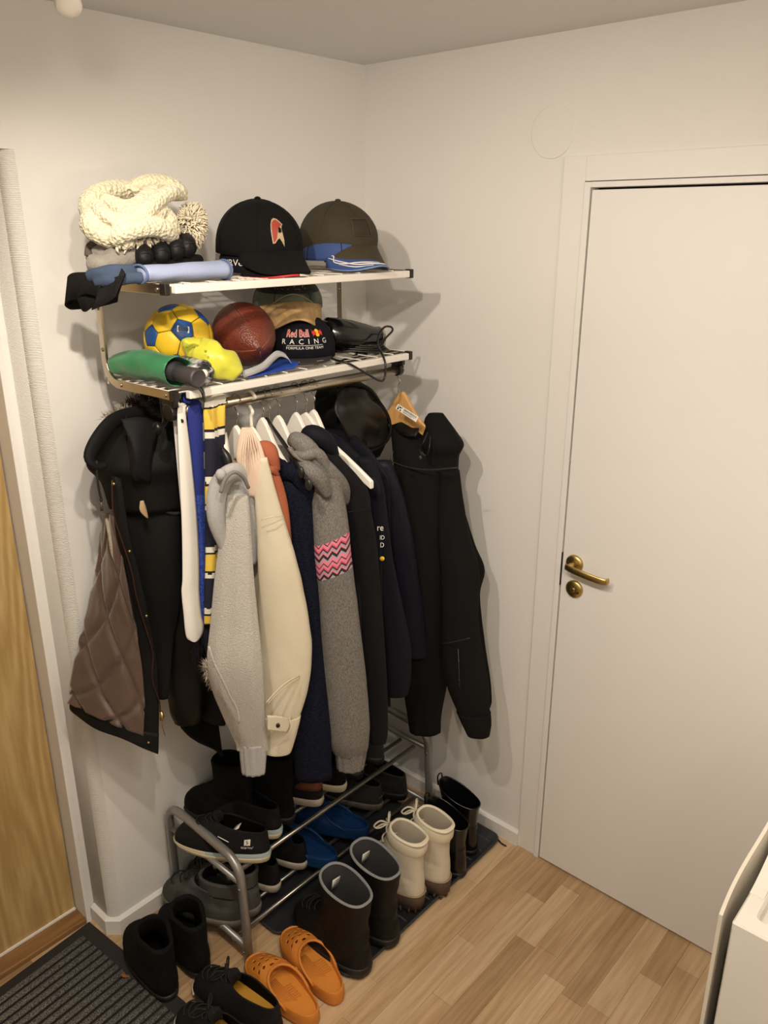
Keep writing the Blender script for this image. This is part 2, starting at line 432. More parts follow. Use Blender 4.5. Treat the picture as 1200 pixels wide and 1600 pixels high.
# ---------------------------------------------------------------- hat rack
M_steel = mat('satin_steel', (196,186,168), .28, 1, var=.08, vscale=30)
M_black = mat('black_plastic', (26,23,20), .35)
M_rail = mat('white_enamel', (232,226,216), .35)
M_wire = mat('white_wire', (215,208,196), .4)
hr = thing('hat_rack', 'two-tier wall hat rack with steel side bars, white front rails and clothes rod', 'hat rack', (-.61,-.19,1.6))
XL, XR, ZU, ZL, YF = -.990, -.236, 1.842, 1.628, -.3835
ZUS, ZLS = 1.853, 1.639      # the wire decks
for sx, x in ((-1, XL), (1, XR)):
    ub = part('upper_bar', MB().add(*box(x-.0035, x+.0035, -.368, -.0005, ZU-.010, ZU+.010)), M_steel, hr, world=True, smooth=False, bevel=.0012)
    pts = [(-.118, ZU-.012)] + [(-.118, 1.70)] + [(-.168+.05*math.cos(a*PI/16), 1.678-.05*math.sin(a*PI/16)) for a in range(0, 9)] + [(-.368, 1.628)]
    rings = []
    for i, (y, z) in enumerate(pts):
        a = Vector(pts[min(i+1, len(pts)-1)])-Vector(pts[max(i-1, 0)]); a.normalize(); nn = Vector((-a.y, a.x))*.0095
        rings.append([(x-.0035, y-nn.x, z-nn.y), (x+.0035, y-nn.x, z-nn.y), (x+.0035, y+nn.x, z+nn.y), (x-.0035, y+nn.x, z+nn.y)])
    lb = part('bent_side_bar', MB().add(*loft(rings, True, True, True)), M_steel, hr, world=True, smooth=False, bevel=.001)
    for z in (ZU, ZL):
        part('end_cap', MB().add(*box(x-.0065, x+.0065, -.386, -.366, z-.0115, z+.0115)), M_black, hr, world=True, smooth=False, bevel=.002)
    for par, y, z in ((ub,-.355,ZU),(lb,-.352,ZL),(lb,-.118,1.79),(lb,-.118,1.70),(lb,-.18,1.628)):
        part('screw', MB().add(*xl(lathe([(.0045,0),(.004,.0022),(.002,.003)], 10), frame_to((x-.0035,y,z), (x-1,y,z)))), M_steel, par, world=True)
for z, nm in ((ZU,'front_rail'),(ZL,'front_rail')):
    part(nm, MB().add(*box(XL+.016 if z == ZU else XL+.03, XR-.014, -.390, -.374, z-.0085, z+.0085)), M_rail, hr, world=True, smooth=False, bevel=.002)
    part('rear_rail', MB().add(*box(XL+.004, XR-.004, -.016 if z == ZU else -.118, -.008 if z == ZU else -.110, z-.006, z+.006)), M_rail, hr, world=True, smooth=False)
for zd, y0 in ((ZUS,-.012),(ZLS,-.114)):
    w = MB(); k = int((y0+.376)/.030)
    for i in range(k+1):
        yy = -.374+(y0+.374)*i/k
        w.add(*tube([(XL,yy,zd-.0045),(XR,yy,zd-.0045)], .0014, 5))
    for i in range(13):
        xx = XL+(XR-XL)*i/12
        w.add(*tube([(xx,-.376,zd-.0018),(xx,y0,zd-.0018)], .0014, 5))
    part('wire_deck', w, M_wire, hr, world=True, stuff=True)
part('clothes_rod', MB().add(*tube([(-.972,-.34,1.585),(-.238,-.34,1.585)], .0125, 16)), M_steel, hr, world=True)
for x in (-.978, -.240):
    part('rod_holder', MB().add(*box(x-.007,x+.007,-.362,-.318,1.60,1.62)).add(*xl(lathe([(.019,-.008),(.019,.008)], 18), frame_to((x,-.34,1.588), (x+1,-.34,1.588)))).add(*box(x-.006,x+.006,-.352,-.328,1.588,1.612)), M_black, hr, world=True, bevel=.002, smooth=False)
M_bmetal = mat('black_metal', (30,27,25), .3, .6)
for x in (-.972,):
    hk = MB().add(*tube([(x+.004,-.30,1.618),(x+.002,-.30,1.585),(x-.006,-.315,1.562),(x-.03,-.33,1.557)], .006, 10, sub=4)).add(*ellipsoid((x-.035,-.332,1.557), (.012,.012,.014)))
    part('coat_peg', hk, M_bmetal, hr, world=True)

# ---------------------------------------------------------------- caps
def crown_pt(phi, t, rx, ry, h, front=.07, off=0):
    r = max(0, 1-t**2.5)**.5
    c = math.cos(phi); s_ = math.sin(phi)
    bulge = 1+front*max(0, c)*math.sin(PI*min(1, t*1.05))
    return Vector(((rx+off)*c*r*bulge, (ry+off)*s_*r*bulge, (h+off)*t))
def cap(name, label, loc, rz, mc, mb_, rx=.108, ry=.093, h=.115, E=.072, curve=.022, slope=.012, tilt=0, roll=0, group='caps on the hat rack', front=.07, brimw=54, mi=None, button=True):
    o = thing(name, label, 'cap', loc, 0, group, rot=(roll, tilt, rz))
    n = 44; rings = []
    for j in range(15):
        t = math.sin(j/14.3*PI/2); rings.append([tuple(crown_pt(2*PI*i/n, t, rx, ry, h, front)) for i in range(n)])
    v, f = loft(rings, True, False, True)
    m2 = mc if isinstance(mc, (list, tuple)) else [mc]
    mb = MB().add(v, f)
    if len(m2) > 1: mb.m = [mi(sum((Vector(v[k]) for k in q), Vector())/len(q)) for q in f]
    cro = part('crown', mb, list(m2), o, solid=.002)
    sm = MB()
    for k in range(6):
        ph = PI/6+k*PI/3 if front < .1 else k*PI/3
        sm.add(*tube([tuple(crown_pt(ph, math.sin(j/12*PI/2*.99), rx, ry, h, front, .0004)) for j in range(13)], .0009, 5))
    part('seam', sm, m2[0], cro)
    if button: part('button', MB().add(*ellipsoid((0,0,h+.001), (.008,.008,.005))), m2[0], cro)
    grid = []
    ph0 = math.radians(brimw)
    for j in range(7):
        s_ = j/6; row = []
        for i in range(17):
            u = (i/16*2-1); ph = u*ph0
            b = crown_pt(ph, 0.02, rx, ry, h, 0)
            ext = E*s_*max(0, (1-abs(u)**2.6))
            p = Vector((b.x+ext*.98, b.y*(1+.10*s_*(1-u*u)), .004))
            p.z += -slope*s_*(1-abs(u)**3)-curve*((p.y/ry)**2)*(.25+.75*s_)+curve*.25
            row.append(tuple(p))
        grid.append(row)
    v, f = sheet(grid, 2, 2)
    br = part('brim', MB().add(v, f), mb_, o, solid=.0035, off=0)
    o['_b'] = 0; del o['_b']
    return o, cro, br, (rx, ry, h, front)
def on_crown(g, phi0, z0, off=.0012):
    rx, ry, h, front = g
    def fn(p):
        v = (z0+p[1]); t = max(0, min(.99, v/h)); ph = phi0+p[0]/((rx+ry)/2)
        return tuple(crown_pt(ph, t, rx, ry, h, front, off))
    return fn
def flat_on(fn, polys):
    mb = MB()
    for P_, mi in polys: mb.add([fn(p) for p in P_], [tuple(range(len(P_)))], mi)
    return mb
M_capk = mat('black_cotton', (11,10,10), .9, spec=.2, bump=.15, bscale=500)
M_capn = mat('navy_twill', (16,16,25), .9, spec=.2, bump=.15, bscale=500)
M_olive = mat('olive_cotton', (56,49,31), .85, var=.1, vscale=60, bump=.2, bscale=500)
M_oliveb = mat('olive_brim', (58,49,29), .8, bump=.15, bscale=500)
M_blue = mat('cap_blue', (52,74,128), .8, bump=.15, bscale=500)
M_print = mat('white_print', (228,224,214), .7)
M_red = mat('red_print', (190,44,38), .6)
M_bronze = mat('bronze_thread', (170,150,120), .6)
M_brick = mat('brick_red_thread', (150,58,40), .7)
M_yellow = mat('yellow_print', (236,190,40), .6)
# mesh panels at the back of the olive cap: a fine open net, as bump and tone
M_net = mat('olive_net', (66,60,44), .8, col2=(34,30,20), vscale=260, bump=.8, bscale=330, btype='voronoi')

AZ = math.radians(-105)
under1 = cap('baseball_cap', 'navy cap with red and white brim piping lying under the black cap', (-0.603, -0.205, 1.878)[:2]+(ZUS+.004,), AZ, M_capn, M_capk, h=.098, curve=.028, E=.088, rx=.108, ry=.094)
ob, cr_, br, g = under1
fnt = on_crown(g, 0, .018)
tx = MB(); text_on(tx, 'CURVea', .020, on_crown(g, math.radians(-69), .022), xs=1.25)
part('lettering', tx, M_print, cr_)
sq = MB(); sq.add(*xl(box(-.004,.004,-.003,.003,0,.001), Matrix.Identity(4))); sq.v = [on_crown(g, math.radians(-38), .012)((p[0],p[1]*2)) for p in sq.v]
def brim_edge(g, E, curve, slope, a, b, r, brimw=54, n=24, lift=0):
    rx, ry, h, fr_ = g; pts = []
    for k in range(n+1):
        u = a+(b-a)*k/n; ph = u*math.radians(brimw); bb = crown_pt(ph, .02, rx, ry, h, 0); s_ = .99
        ext = E*s_*max(0, (1-abs(u)**2.6)); p = Vector((bb.x+ext*.98, bb.y*(1+.10*s_*(1-u*u)), .004))
        p.z += -slope*s_*(1-abs(u)**3)-curve*((p.y/ry)**2)*(.25+.75*s_)+curve*.25+lift
        pts.append(tuple(p))
    return tube(pts, r, 6)
part('piping', MB().add(*brim_edge(g, .088, .028, .012, -.95, .1, .0024)), M_red, br, label='red brim piping')
part('piping', MB().add(*brim_edge(g, .088, .028, .012, .1, .95, .0024)), M_print, br, label='white brim piping')

top1 = cap('baseball_cap', 'black cap with a red helmet emblem stacked on top of another cap', (-0.601, -0.205, 1.89)[:2]+(ZUS+.046,), AZ, M_capk, M_capk, h=.122, curve=.045, slope=.042, rx=.116, ry=.101, E=.080, tilt=.06)
ob, cr_, br, g = top1
fn = on_crown(g, math.radians(-3), .052)
sc = .001
out = [(-15,-26),(-9,-25),(-3,-17),(2,-14),(8,-22),(15,-33),(14,-18),(12,-6),(11,6),(14,12),(18,15),(13,20),(6,26),(-3,28),(-11,24),(-16,15),(-18,3),(-17,-12)]
inn = [(-13,-23),(-10,-22),(-5,-14),(-2,-2),(2,8),(9,11),(14,14.5),(8,20),(1,24),(-6,23),(-12,18),(-15,9),(-15,-8)]
eye = [(0,-2),(4,-3),(9,-1),(9,6),(5,9),(2,7)]
def scl(P_, k=1.0): return [(a*sc*k, b*sc*k) for a, b in P_]
em = MB()
def fan(mb, P_, fn, mi, off):
    c = (sum(p[0] for p in P_)/len(P_), sum(p[1] for p in P_)/len(P_))
    v = [fn(p) for p in P_]+[fn(c)]; n_ = len(P_)
    mb.add(v, [(i, (i+1) % n_, n_) for i in range(n_)], mi)
def tri(mb, P_, fn, mi):
    bm = bmesh.new(); vs = [bm.verts.new((a, b, 0)) for a, b in P_]; bm.faces.new(vs); bmesh.ops.triangulate(bm, faces=bm.faces[:]); bm.verts.index_update()
    mb.add([fn((v.co.x, v.co.y)) for v in bm.verts], [tuple(v.index for v in f.verts) for f in bm.faces], mi); bm.free()
tri(em, scl(out), on_crown(g, math.radians(-3), .056, .0014), 0)
tri(em, scl(inn), on_crown(g, math.radians(-3), .056, .0022), 1)
tri(em, scl(eye), on_crown(g, math.radians(-3), .056, .0028), 2)
part('emblem', em, [M_bronze, M_brick, M_capk], cr_, label='red and bronze helmet emblem', smooth=False)

under2 = cap('baseball_cap', 'blue cap with white flash lines under the olive mesh cap', (-0.359, -0.225, 1.888)[:2]+(ZUS+.024,), math.radians(-100), [M_capn, M_blue], M_blue, h=.082, curve=.050, slope=.026, E=.094, rx=.104, ry=.088, mi=lambda p: 1 if p.x > -.03 else 0)
ob, cr_, br, g = under2
def brim_pt(g, E, curve, slope, u, s_, lift=.003, brimw=54):
    rx, ry, h, fr_ = g; ph = u*math.radians(brimw); bb = crown_pt(ph, .02, rx, ry, h, 0)
    ext = E*s_*max(0, (1-abs(u)**2.6)); p = Vector((bb.x+ext*.98, bb.y*(1+.10*s_*(1-u*u)), .004))
    p.z += -slope*s_*(1-abs(u)**3)-curve*((p.y/ry)**2)*(.25+.75*s_)+curve*.25+lift
    return tuple(p)
fl_ = MB()
for pl in ([(-.98,.15),(-.75,.45),(-.5,.72),(-.2,.84),(.2,.90),(.6,.9)], [(-.95,.02),(-.8,.06),(-.86,.5),(-.7,.62),(-.45,.62),(-.2,.72),(.1,.80)], [(-.8,.66),(-.55,.86),(-.2,.94)]):
    fl_.add(*tube([brim_pt(g,.094,.050,.026,u,s_) for u, s_ in pl], [.0008]+[.0016]*(len(pl)-2)+[.0007], 6, sub=5))
part('flash_lines', fl_, M_print, br, label='white curved lines')
part('visor_edge', MB().add(*brim_edge(g, .094, .050, .026, -.97, .97, .0022)), mat('visor_light_blue', (112,136,180), .7), br, label='pale blue visor edge')

top2 = cap('trucker_cap', 'olive trucker cap with mesh back and square patch at the right end of top shelf', (-0.341, -0.215, 1.921)[:2]+(ZUS+.050,), math.radians(-103), [M_olive, M_net], M_oliveb, h=.118, curve=.070, slope=.050, E=.080, rx=.113, ry=.099, mi=lambda p: 1 if p.x < -.012 else 0, front=.1, tilt=.06)
ob, cr_, br, g = top2
pt_ = MB(); fn = on_crown(g, math.radians(0), .060, .0018); K = 8
pt_.add(*loft([[fn((-.027+.054*i/K, -.019+.038*j/5)) for i in range(K+1)] for j in range(6)], False))
pp = part('patch', pt_, mat('olive_patch', (44,38,24), .8), cr_, solid=.0012, off=1, label='square tone-on-tone patch')
st = MB(); fr_pts = [(-.027,-.019),(.027,-.019),(.027,.019),(-.027,.019)]
fo = on_crown(g, 0, .060, .0032)
for a, b_ in zip(fr_pts, fr_pts[1:]+fr_pts[:1]): st.add(*tube([fo((a[0]+(b_[0]-a[0])*k/6, a[1]+(b_[1]-a[1])*k/6)) for k in range(7)], .0009, 5))
part('stitching', st, mat('olive_thread', (78,70,48), .8), pp)

# lower shelf caps
rb = cap('baseball_cap', 'navy flat-brimmed racing team cap with red and white lettering on the lower shelf', (-0.494, -0.225, 1.634)[:2]+(ZLS+.004,), math.radians(-128), M_capn, mat('dark_brown_twill', (44,37,36), .85, bump=.15, bscale=500), h=.110, curve=.004, slope=.0, E=.078, rx=.104, ry=.090, front=.14, button=False)
ob, cr_, br, g = rb
M_racered = mat('race_red_print', (206,52,44), .6)
tx = MB()
fo1, fo2 = on_crown(g, math.radians(2), .066, .0012), on_crown(g, math.radians(2), .066, .0022)
for dx, dy in ((-.0007,0),(.0007,0),(0,.0007),(0,-.0007)): text_on(tx, 'Red Bull', .0235, fo1, 0, du=-.0185+dx, dv=dy, xs=.80)
text_on(tx, 'Red Bull', .0235, fo2, 1, du=-.0185, xs=.80)
text_on(tx, 'R  A  C  I  N  G', .0165, on_crown(g, math.radians(2), .0475), 0, xs=1.12)
text_on(tx, 'FORMULA ONE TEAM', .0088, on_crown(g, math.radians(2), .0325), 0, xs=1.12)
ln = on_crown(g, math.radians(2), .0385)
tx.add(*loft([[ln((-.046+.092*i/16, 0)) for i in range(17)], [ln((-.046+.092*i/16, .0009)) for i in range(17)]], False))
bfn = on_crown(g, math.radians(2), .0665, .0016); bfn2 = on_crown(g, math.radians(2), .0665, .0022)
circ = [(.037+.0075*math.cos(a*PI/10), .0085*math.sin(a*PI/10)) for a in range(20)]
tri(tx, circ, bfn, 2)
for s_ in (-1, 1):
    bull = [(.037+s_*a*.001, b*.001) for a, b in ((2,-1),(5,3.5),(9,5),(12,3),(14.5,6),(16,8),(15,3),(16.5,0),(14,-4),(15,-7.5),(12,-6),(9,-3.5),(6,-5.5),(4,-5),(5,-3))]
    tri(tx, bull, bfn2, 1)
part('lettering', tx, [M_print, M_racered, M_yellow], cr_, smooth=False, label='white and red lettering with two red bulls before a yellow sun')
for u0, u1, s0, s1 in ((-.42,-.18,.80,.92),(.30,.52,.72,.78),(-.62,-.5,.7,.85)):
    a = [brim_pt(g,.078,.004,0,u0+(u1-u0)*i/4,s0,.0025) for i in range(5)]; b_ = [brim_pt(g,.078,.004,0,u0+(u1-u0)*i/4,s1,.0025) for i in range(5)]
    part('brim_print', MB().add(*loft([a, b_], False)), M_print, br)

M_tan = mat('tan_suede', (196,164,112), .85, col2=(170,134,86), vscale=8, stretch=(1,8,8), detail=5, bump=.2, bscale=300)
M_camo = mat('camo_print', (44,62,46), .85, col2=(104,112,92), vscale=16, detail=1)
M_camod = mat('dark_camo', (26,27,26), .85, col2=(44,48,40), vscale=40, detail=2)
tn = cap('baseball_cap', 'camouflage cap with tan brim and dark script leaning above the racing cap', (-0.452, -0.135, 1.748)[:2]+(ZLS+.119,), math.radians(-124), [M_camod, M_camo], M_tan, h=.084, curve=.095, slope=.034, E=.086, rx=.106, ry=.092, tilt=.05, brimw=60, mi=lambda p: 1 if (p.z < .045 or p.x < -.06) else 0)
ob, cr_, br, g = tn
tx = MB(); text_on(tx, 'Australia', .036, on_crown(g, math.radians(-8), .062, .0016)); text_on(tx, 'Australia', .036, on_crown(g, math.radians(-8), .0635, .0012), 1)
part('lettering', tx, [mat('black_thread', (14,14,14), .7), M_bronze], cr_, smooth=False)
ar = MB()
ar.add(*tube([on_crown(g, math.radians(0), .0, .0014)((-.06+.12*k/14, .018+.026*math.sin(PI*k/14))) for k in range(15)], .0013, 6))
part('piping', ar, M_bronze, cr_, label='tan arch above the brim')

# ---------------------------------------------------------------- balls
def handball(loc, R, lab_dir, twist=0.0):
    phi = (1+5**.5)/2
    a0 = Vector((0,1,phi)).normalized(); tgt = Vector(lab_dir).normalized()
    qd = Matrix.Rotation(twist, 3, tgt) @ a0.rotation_difference(tgt).to_matrix()
    o = thing('handball', 'small yellow and blue handball on the lower shelf', 'ball', loc, 0, rot=qd.to_euler())
    V = []
    def perm(a, b, c):
        for s1 in (1,-1):
            for s2 in (1,-1):
                for s3 in (1,-1):
                    t = (a*s1, b*s2, c*s3)
                    for k in range(3):
                        q = (t[k], t[(k+1) % 3], t[(k+2) % 3]); q = tuple(0.0 if abs(x) < 1e-9 else x for x in q)
                        if q not in V: V.append(q)
    perm(0, 1, 3*phi); perm(1, 2+phi, 2*phi); perm(phi, 2, 2*phi+1)
    V = [Vector(v).normalized() for v in V]
    ico = []
    for s1 in (1,-1):
        for s2 in (1,-1):
            t = (0, s1*1, s2*phi)
            for k in range(3): ico.append(Vector((t[k], t[(k+1) % 3], t[(k+2) % 3])).normalized())
    dode = []
    for i in range(12):
        for j in range(i):
            for k in range(j):
                if all((ico[a]-ico[b]).length < 1.1 for a, b in ((i,j),(j,k),(i,k))): dode.append((ico[i]+ico[j]+ico[k]).normalized())
    blue = mat('ball_blue', (24,74,138), .5, bump=.15, bscale=400, var=.15, vscale=40); yel = mat('ball_yellow', (222,184,36), .5, bump=.15, bscale=400, var=.08, vscale=40)
    part('bladder', MB().add(*ellipsoid((0,0,0), (R*.972,)*3, 24, 14)), mat('ball_seam', (40,40,34), .8), o)
    lab = None
    for cset, k, m in ((ico, 5, blue), (dode, 6, yel)):
        for c in cset:
            vs = sorted(V, key=lambda v: (v-c).length)[:k]
            x = (vs[0]-c*vs[0].dot(c)).normalized(); y_ = c.cross(x)
            vs.sort(key=lambda v: math.atan2(v.dot(y_), v.dot(x)))
            edge = []
            for i in range(k):
                a, b = vs[i], vs[(i+1) % k]
                for q in range(3): edge.append(a.lerp(b, q/3))
            rings = []
            for s_, rr in ((.975,.968),(.965,.992),(.9,1.004),(.6,1.008),(.25,1.009)):
                rings.append([tuple((c.lerp(e, s_)).normalized()*R*rr) for e in edge])
            part('panel', MB().add(*loft(rings, True, False, True)), m, o)
    return o
hb = handball((-0.85, -0.205, 1.711)[:2]+(ZLS+.0785,), .0775, tuple(-VD*.80+VR*.34+Vector((0,0,.36))), .3)
# printed maker's label on the ball
lb_ = MB(); 
hbW = Vector(hb.location); dirv = (-VD*.80+VR*.34+Vector((0,0,.36))).normalized()
xa = VR - dirv*VR.dot(dirv); xa.normalize(); ya = dirv.cross(xa)
def onball(p): q = hbW+dirv*.0775+xa*p[0]+ya*p[1]; return tuple(hbW+(q-hbW).normalized()*(.0775*1.014))
lb_.add([onball(p) for p in ((-.013,-.007),(.013,-.007),(.013,.007),(-.013,.007))], [(0,1,2,3)], 0)
for k in range(9):
    x0 = -.011+k*.0024
    lb_.add([tuple(hbW+(Vector(onball(p))-hbW)*1.004) for p in ((x0,-.004),(x0+.001+.0006*(k % 2),-.004),(x0+.001+.0006*(k % 2),.004),(x0,.004))], [(0,1,2,3)], 1)
part('printed_label', lb_, [M_print, M_black], hb, world=True, smooth=False, label='small white printed label')

def football(loc, axis, R, Lh):
    o = thing('american_football', 'brown leather american football beside the handball on the lower shelf', 'ball', loc)
    z = Vector(axis).normalized(); x = Vector((0,0,1)).cross(z).normalized(); y_ = z.cross(x)
    M_ = Matrix((x, y_, z)).transposed().to_4x4(); M_.translation = Vector(loc)
    M_ = M_ @ Matrix.Rotation(math.radians(20), 4, 'Z')
    lea = mat('football_leather', (112,52,36), .38, col2=(92,38,26), vscale=14, bump=.35, bscale=260, btype='voronoi')
    seam = mat('football_seam', (60,26,18), .7)
    def pr_(t): return R*max(0, (1-abs(t)**1.75))**.78
    for k in range(4):
        rings = []
        for j in range(33):
            t = -.985+1.97*j/32; r = pr_(t)
            rings.append([(r*math.cos(k*PI/2+.012+(PI/2-.024)*i/10), r*math.sin(k*PI/2+.012+(PI/2-.024)*i/10), t*Lh) for i in range(11)])
        part('leather_panel', MB().add(*loft(rings, False)).xf(M_), lea, o, world=True)
    part('core', MB().add(*lathe([(pr_(-.985+1.97*j/32)*.985, (-.985+1.97*j/32)*Lh) for j in range(33)], 20)).xf(M_), seam, o, world=True)
    st = MB()
    for k in range(4):
        for da in (.035, -.035):
            st.add(*tube([(pr_(t)*1.002*math.cos(k*PI/2+da), pr_(t)*1.002*math.sin(k*PI/2+da), t*Lh) for t in [-.97+1.94*j/24 for j in range(25)]], .0006, 4))
    part('stitching', st.xf(M_), mat('football_thread', (140,84,58), .7), o, world=True)
    return o
fa = (-VD+VR*.50+Vector((0,0,-.20)))
football((-0.686, -0.235, 1.708)[:2]+(ZLS+.076,), tuple(fa), .0755, .118)

# ---------------------------------------------------------------- umbrellas, bag, straps
M_green = mat('green_nylon', (38,116,72), .45, col2=(62,142,96), vscale=10, bump=.25, bscale=22, sheen=.2)
M_greyp = mat('dark_grey_rubber', (58,55,56), .5)
gu = thing('umbrella_in_sleeve', 'folded umbrella in a green nylon sleeve with grey handle, left end of lower shelf', 'umbrella', (-.955,-.26,ZLS))
gp = [(-0.974, -0.135, 1.67)[:2]+(ZLS+.028,), (-.957,-.20,ZLS+.034), (-.957,-.29,ZLS+.035), (-.955,-.352,ZLS+.033)]
q = cr([p+(r,) for p, r in zip(gp, (.022,.034,.034,.033))], 8); rings = []
for j, (x, y, z, r) in enumerate(q):
    ring = []
    for i in range(24):
        a = 2*PI*i/24; g_ = 1+.16*noise.noise(Vector((math.cos(a)*1.3, math.sin(a)*1.3, y*18)))
        ring.append((x+r*1.0*math.cos(a)*g_, y-.010*math.cos(a) if j == len(q)-1 else y, z+r*.93*math.sin(a)*g_))
    rings.append(ring)
part('sleeve', MB().add(*loft(rings, True, True, False)), M_green, gu, world=True, solid=.001)
part('canopy', MB().add(*tube([(-.957,-.2,ZLS+.032),(-.955,-.345,ZLS+.032)], .022, 14)), mat('black_nylon', (20,19,20), .7), gu, world=True)
hnd = MB().add(*xl(lathe([(.0155,0),(.0175,.004),(.0185,.03),(.0205,.055),(.0205,.066),(.017,.072),(.0165,.0715),(.013,.070)], 24), frame_to((-.955,-.345,ZLS+.03), (-.953,-.42,ZLS+.026))))
part('handle', hnd, M_greyp, gu, world=True)
part('wrist_loop', MB().add(*tube([(-.955,-.408,ZLS+.018),(-.95,-.418,ZLS-.005),(-.945,-.415,ZLS-.02),(-.94,-.41,ZLS-.005),(-.945,-.405,ZLS+.012)], .0022, 6, sub=5)), M_black, gu, world=True)

def zig_mat():
    m = mat('black_white_print_nylon', (46,44,48), .5, col2=(188,186,184), vscale=55, detail=1, bump=.2, bscale=40)
    return m
pu = thing('umbrella', 'rolled black and white patterned umbrella with a white button end', 'umbrella', (-.885,-.27,ZLS))
A_, B_ = Vector((-0.84, -0.14, 1.671)[:2]+(ZLS+.026,)), Vector((-0.91, -0.372, 1.659)[:2]+(ZLS+.026,))
rings = []
for j in range(25):
    t = j/24; p = A_.lerp(B_, t); r = .021+.007*t; ring = []
    for i in range(40):
        a = 2*PI*i/40; g_ = 1+.14*abs(math.sin(a*4+t*1.2))-.08*(1 if j == 24 else 0)
        ring.append((p.x+r*math.cos(a)*g_, p.y, p.z+r*math.sin(a)*g_*.92))
    rings.append(ring)
part('canopy', MB().add(*loft(rings, True, True, True)), zig_mat(), pu, world=True)
part('end_button', MB().add(*xl(lathe([(.0085,-.004),(.0095,.004),(.007,.0075),(.003,.009)], 18), frame_to(B_, B_+Vector((.0,-1,0))))), M_print, pu, world=True)
fold = MB()
for k in range(7):
    a = k*.9; fold.add(*tube([tuple(B_+Vector((.012*math.cos(a), -.0005, .012*math.sin(a)))), tuple(B_+Vector((.022*math.cos(a+.3), -.004, .020*math.sin(a+.3)))), tuple(B_+Vector((.024*math.cos(a+.8), .004, .022*math.sin(a+.8))))], .0028, 6, sub=4, flat=.4))
part('fold', fold, zig_mat(), pu, world=True)

M_lime = mat('lime_yellow_nylon', (206,204,66), .4, var=.08, vscale=12, bump=.5, bscale=26, sheen=.2)
yb = thing('stuff_sack', 'bright yellow drawstring bag lying in front of the handball', 'bag', (-.84,-.32,ZLS))
yp = [(-0.901, -0.3, 1.712)[:2]+(ZLS+.082,), (-0.873, -0.3, 1.705), (-0.859, -0.335, 1.69), (-0.842, -0.36, 1.671), (-0.824, -0.375, 1.648)[:2]+(ZLS+.010,)]
q = cr([tuple(p)+(r,) for p, r in zip(yp, (.009,.028,.034,.032,.017))], 7); v, f = tube([a[:3] for a in q], [a[3] for a in q], 26)
v = [tuple(Vector(p)+Vector((noise.noise(Vector(p)*34), noise.noise(Vector(p)*34+Vector((9,0,0))), noise.noise(Vector(p)*34+Vector((0,9,0)))))*.008) for p in v]
v = [(a, b, max(c_, ZLS+.001)) for a, b, c_ in v]
part('pouch', MB().add(v, f), M_lime, yb, world=True)
t0 = Vector((-0.905, -0.31, 1.714))
part('drawcord', MB().add(*tube([tuple(t0), tuple(t0+Vector((.012,-.012,.006))), tuple(t0+Vector((.03,-.02,-.004)))], .002, 6, sub=4)), mat('lime_cord', (150,146,40), .7), yb, world=True)
part('cord_lock', MB().add(*ellipsoid((-0.9, -0.372, 1.711), (.003,.003,.003), 10, 6)), bpy.data.materials['lime_cord'], yb, world=True)

M_strap = mat('blue_webbing', (24,66,160), .7, bump=.3, bscale=500)
M_strapg = mat('grey_webbing', (168,168,170), .7, bump=.3, bscale=500)
bs = thing('lanyard_strap', 'blue strap with a looped grey band on the front edge of the lower shelf', 'strap', (-0.69, -0.326, 1.64))
def zlow(p, z=ZLS+.003): return (p[0], p[1], z)
part('flat_strap', MB().add(*sheet([[zlow((-0.774, -0.344, 1.641)), zlow((-0.682, -0.294, 1.643),ZLS+.006), zlow((-0.608, -0.279, 1.648),ZLS+.014), (-0.618, -0.355, 1.652)], [zlow((-0.79, -0.377, 1.641)), zlow((-0.728, -0.371, 1.641)), zlow((-0.668, -0.36, 1.641)), zlow((-0.644, -0.36, 1.641))]], 6, 4)), M_strap, bs, world=True, solid=.0015)
gpth = [(-0.804, -0.37, 1.649), (-0.774, -0.37, 1.653), (-0.733, -0.36, 1.658), (-0.699, -0.35, 1.671), (-0.674, -0.345, 1.678), (-0.651, -0.345, 1.67), (-0.644, -0.35, 1.658)]
rr_ = [[tuple(Vector(p)+Vector((0,0,.007))+VR*-.004), tuple(Vector(p)-Vector((0,0,.007))+VR*.004)] for p in cr(gpth, 5)]
part('grey_loop', MB().add(*loft(rr_, False)), M_strapg, bs, world=True, solid=.0016, off=0)

# ---------------------------------------------------------------- hair dryer
M_gloss = mat('gloss_black_plastic', (12,11,11), .18, coat=.3)
M_chrome = mat('chrome_grille', (190,186,178), .25, 1)
hd_ = thing('hair_dryer', 'glossy black hair dryer with its cord bundled at the right end of lower shelf', 'hair dryer', (-0.329, -0.24, 1.643)[:2]+(ZLS,))
a_, b_ = Vector((-0.415, -0.235, 1.695)), Vector((-0.256, -0.285, 1.66))
Ln = (b_-a_).length
part('barrel', MB().add(*xl(lathe([(.030,0),(.040,.004),(.043,Ln*.2),(.043,Ln*.45),(.040,Ln*.7),(.036,Ln*.88),(.038,Ln*.93),(.038,Ln),(.033,Ln+.001),(.030,Ln-.008)], 32), frame_to(a_, b_))), M_gloss, hd_, world=True)
gr = MB()
for r in (.012,.020,.029): gr.add(*xl(tube([(r*math.cos(2*PI*k/24), r*math.sin(2*PI*k/24), Ln) for k in range(24)], .0012, 5, loop=True), frame_to(a_, b_)))
for k in range(8): gr.add(*xl(tube([(0,0,Ln),(.033*math.cos(k*PI/4),.033*math.sin(k*PI/4),Ln)], .001, 5), frame_to(a_, b_)))
part('grille', gr, M_chrome, hd_, world=True)
part('rear_ring', MB().add(*xl(lathe([(.0385,Ln*.945),(.0392,Ln*.955),(.0392,Ln*.985),(.0385,Ln*.995)], 32, False, False), frame_to(a_, b_))), M_chrome, hd_, world=True)
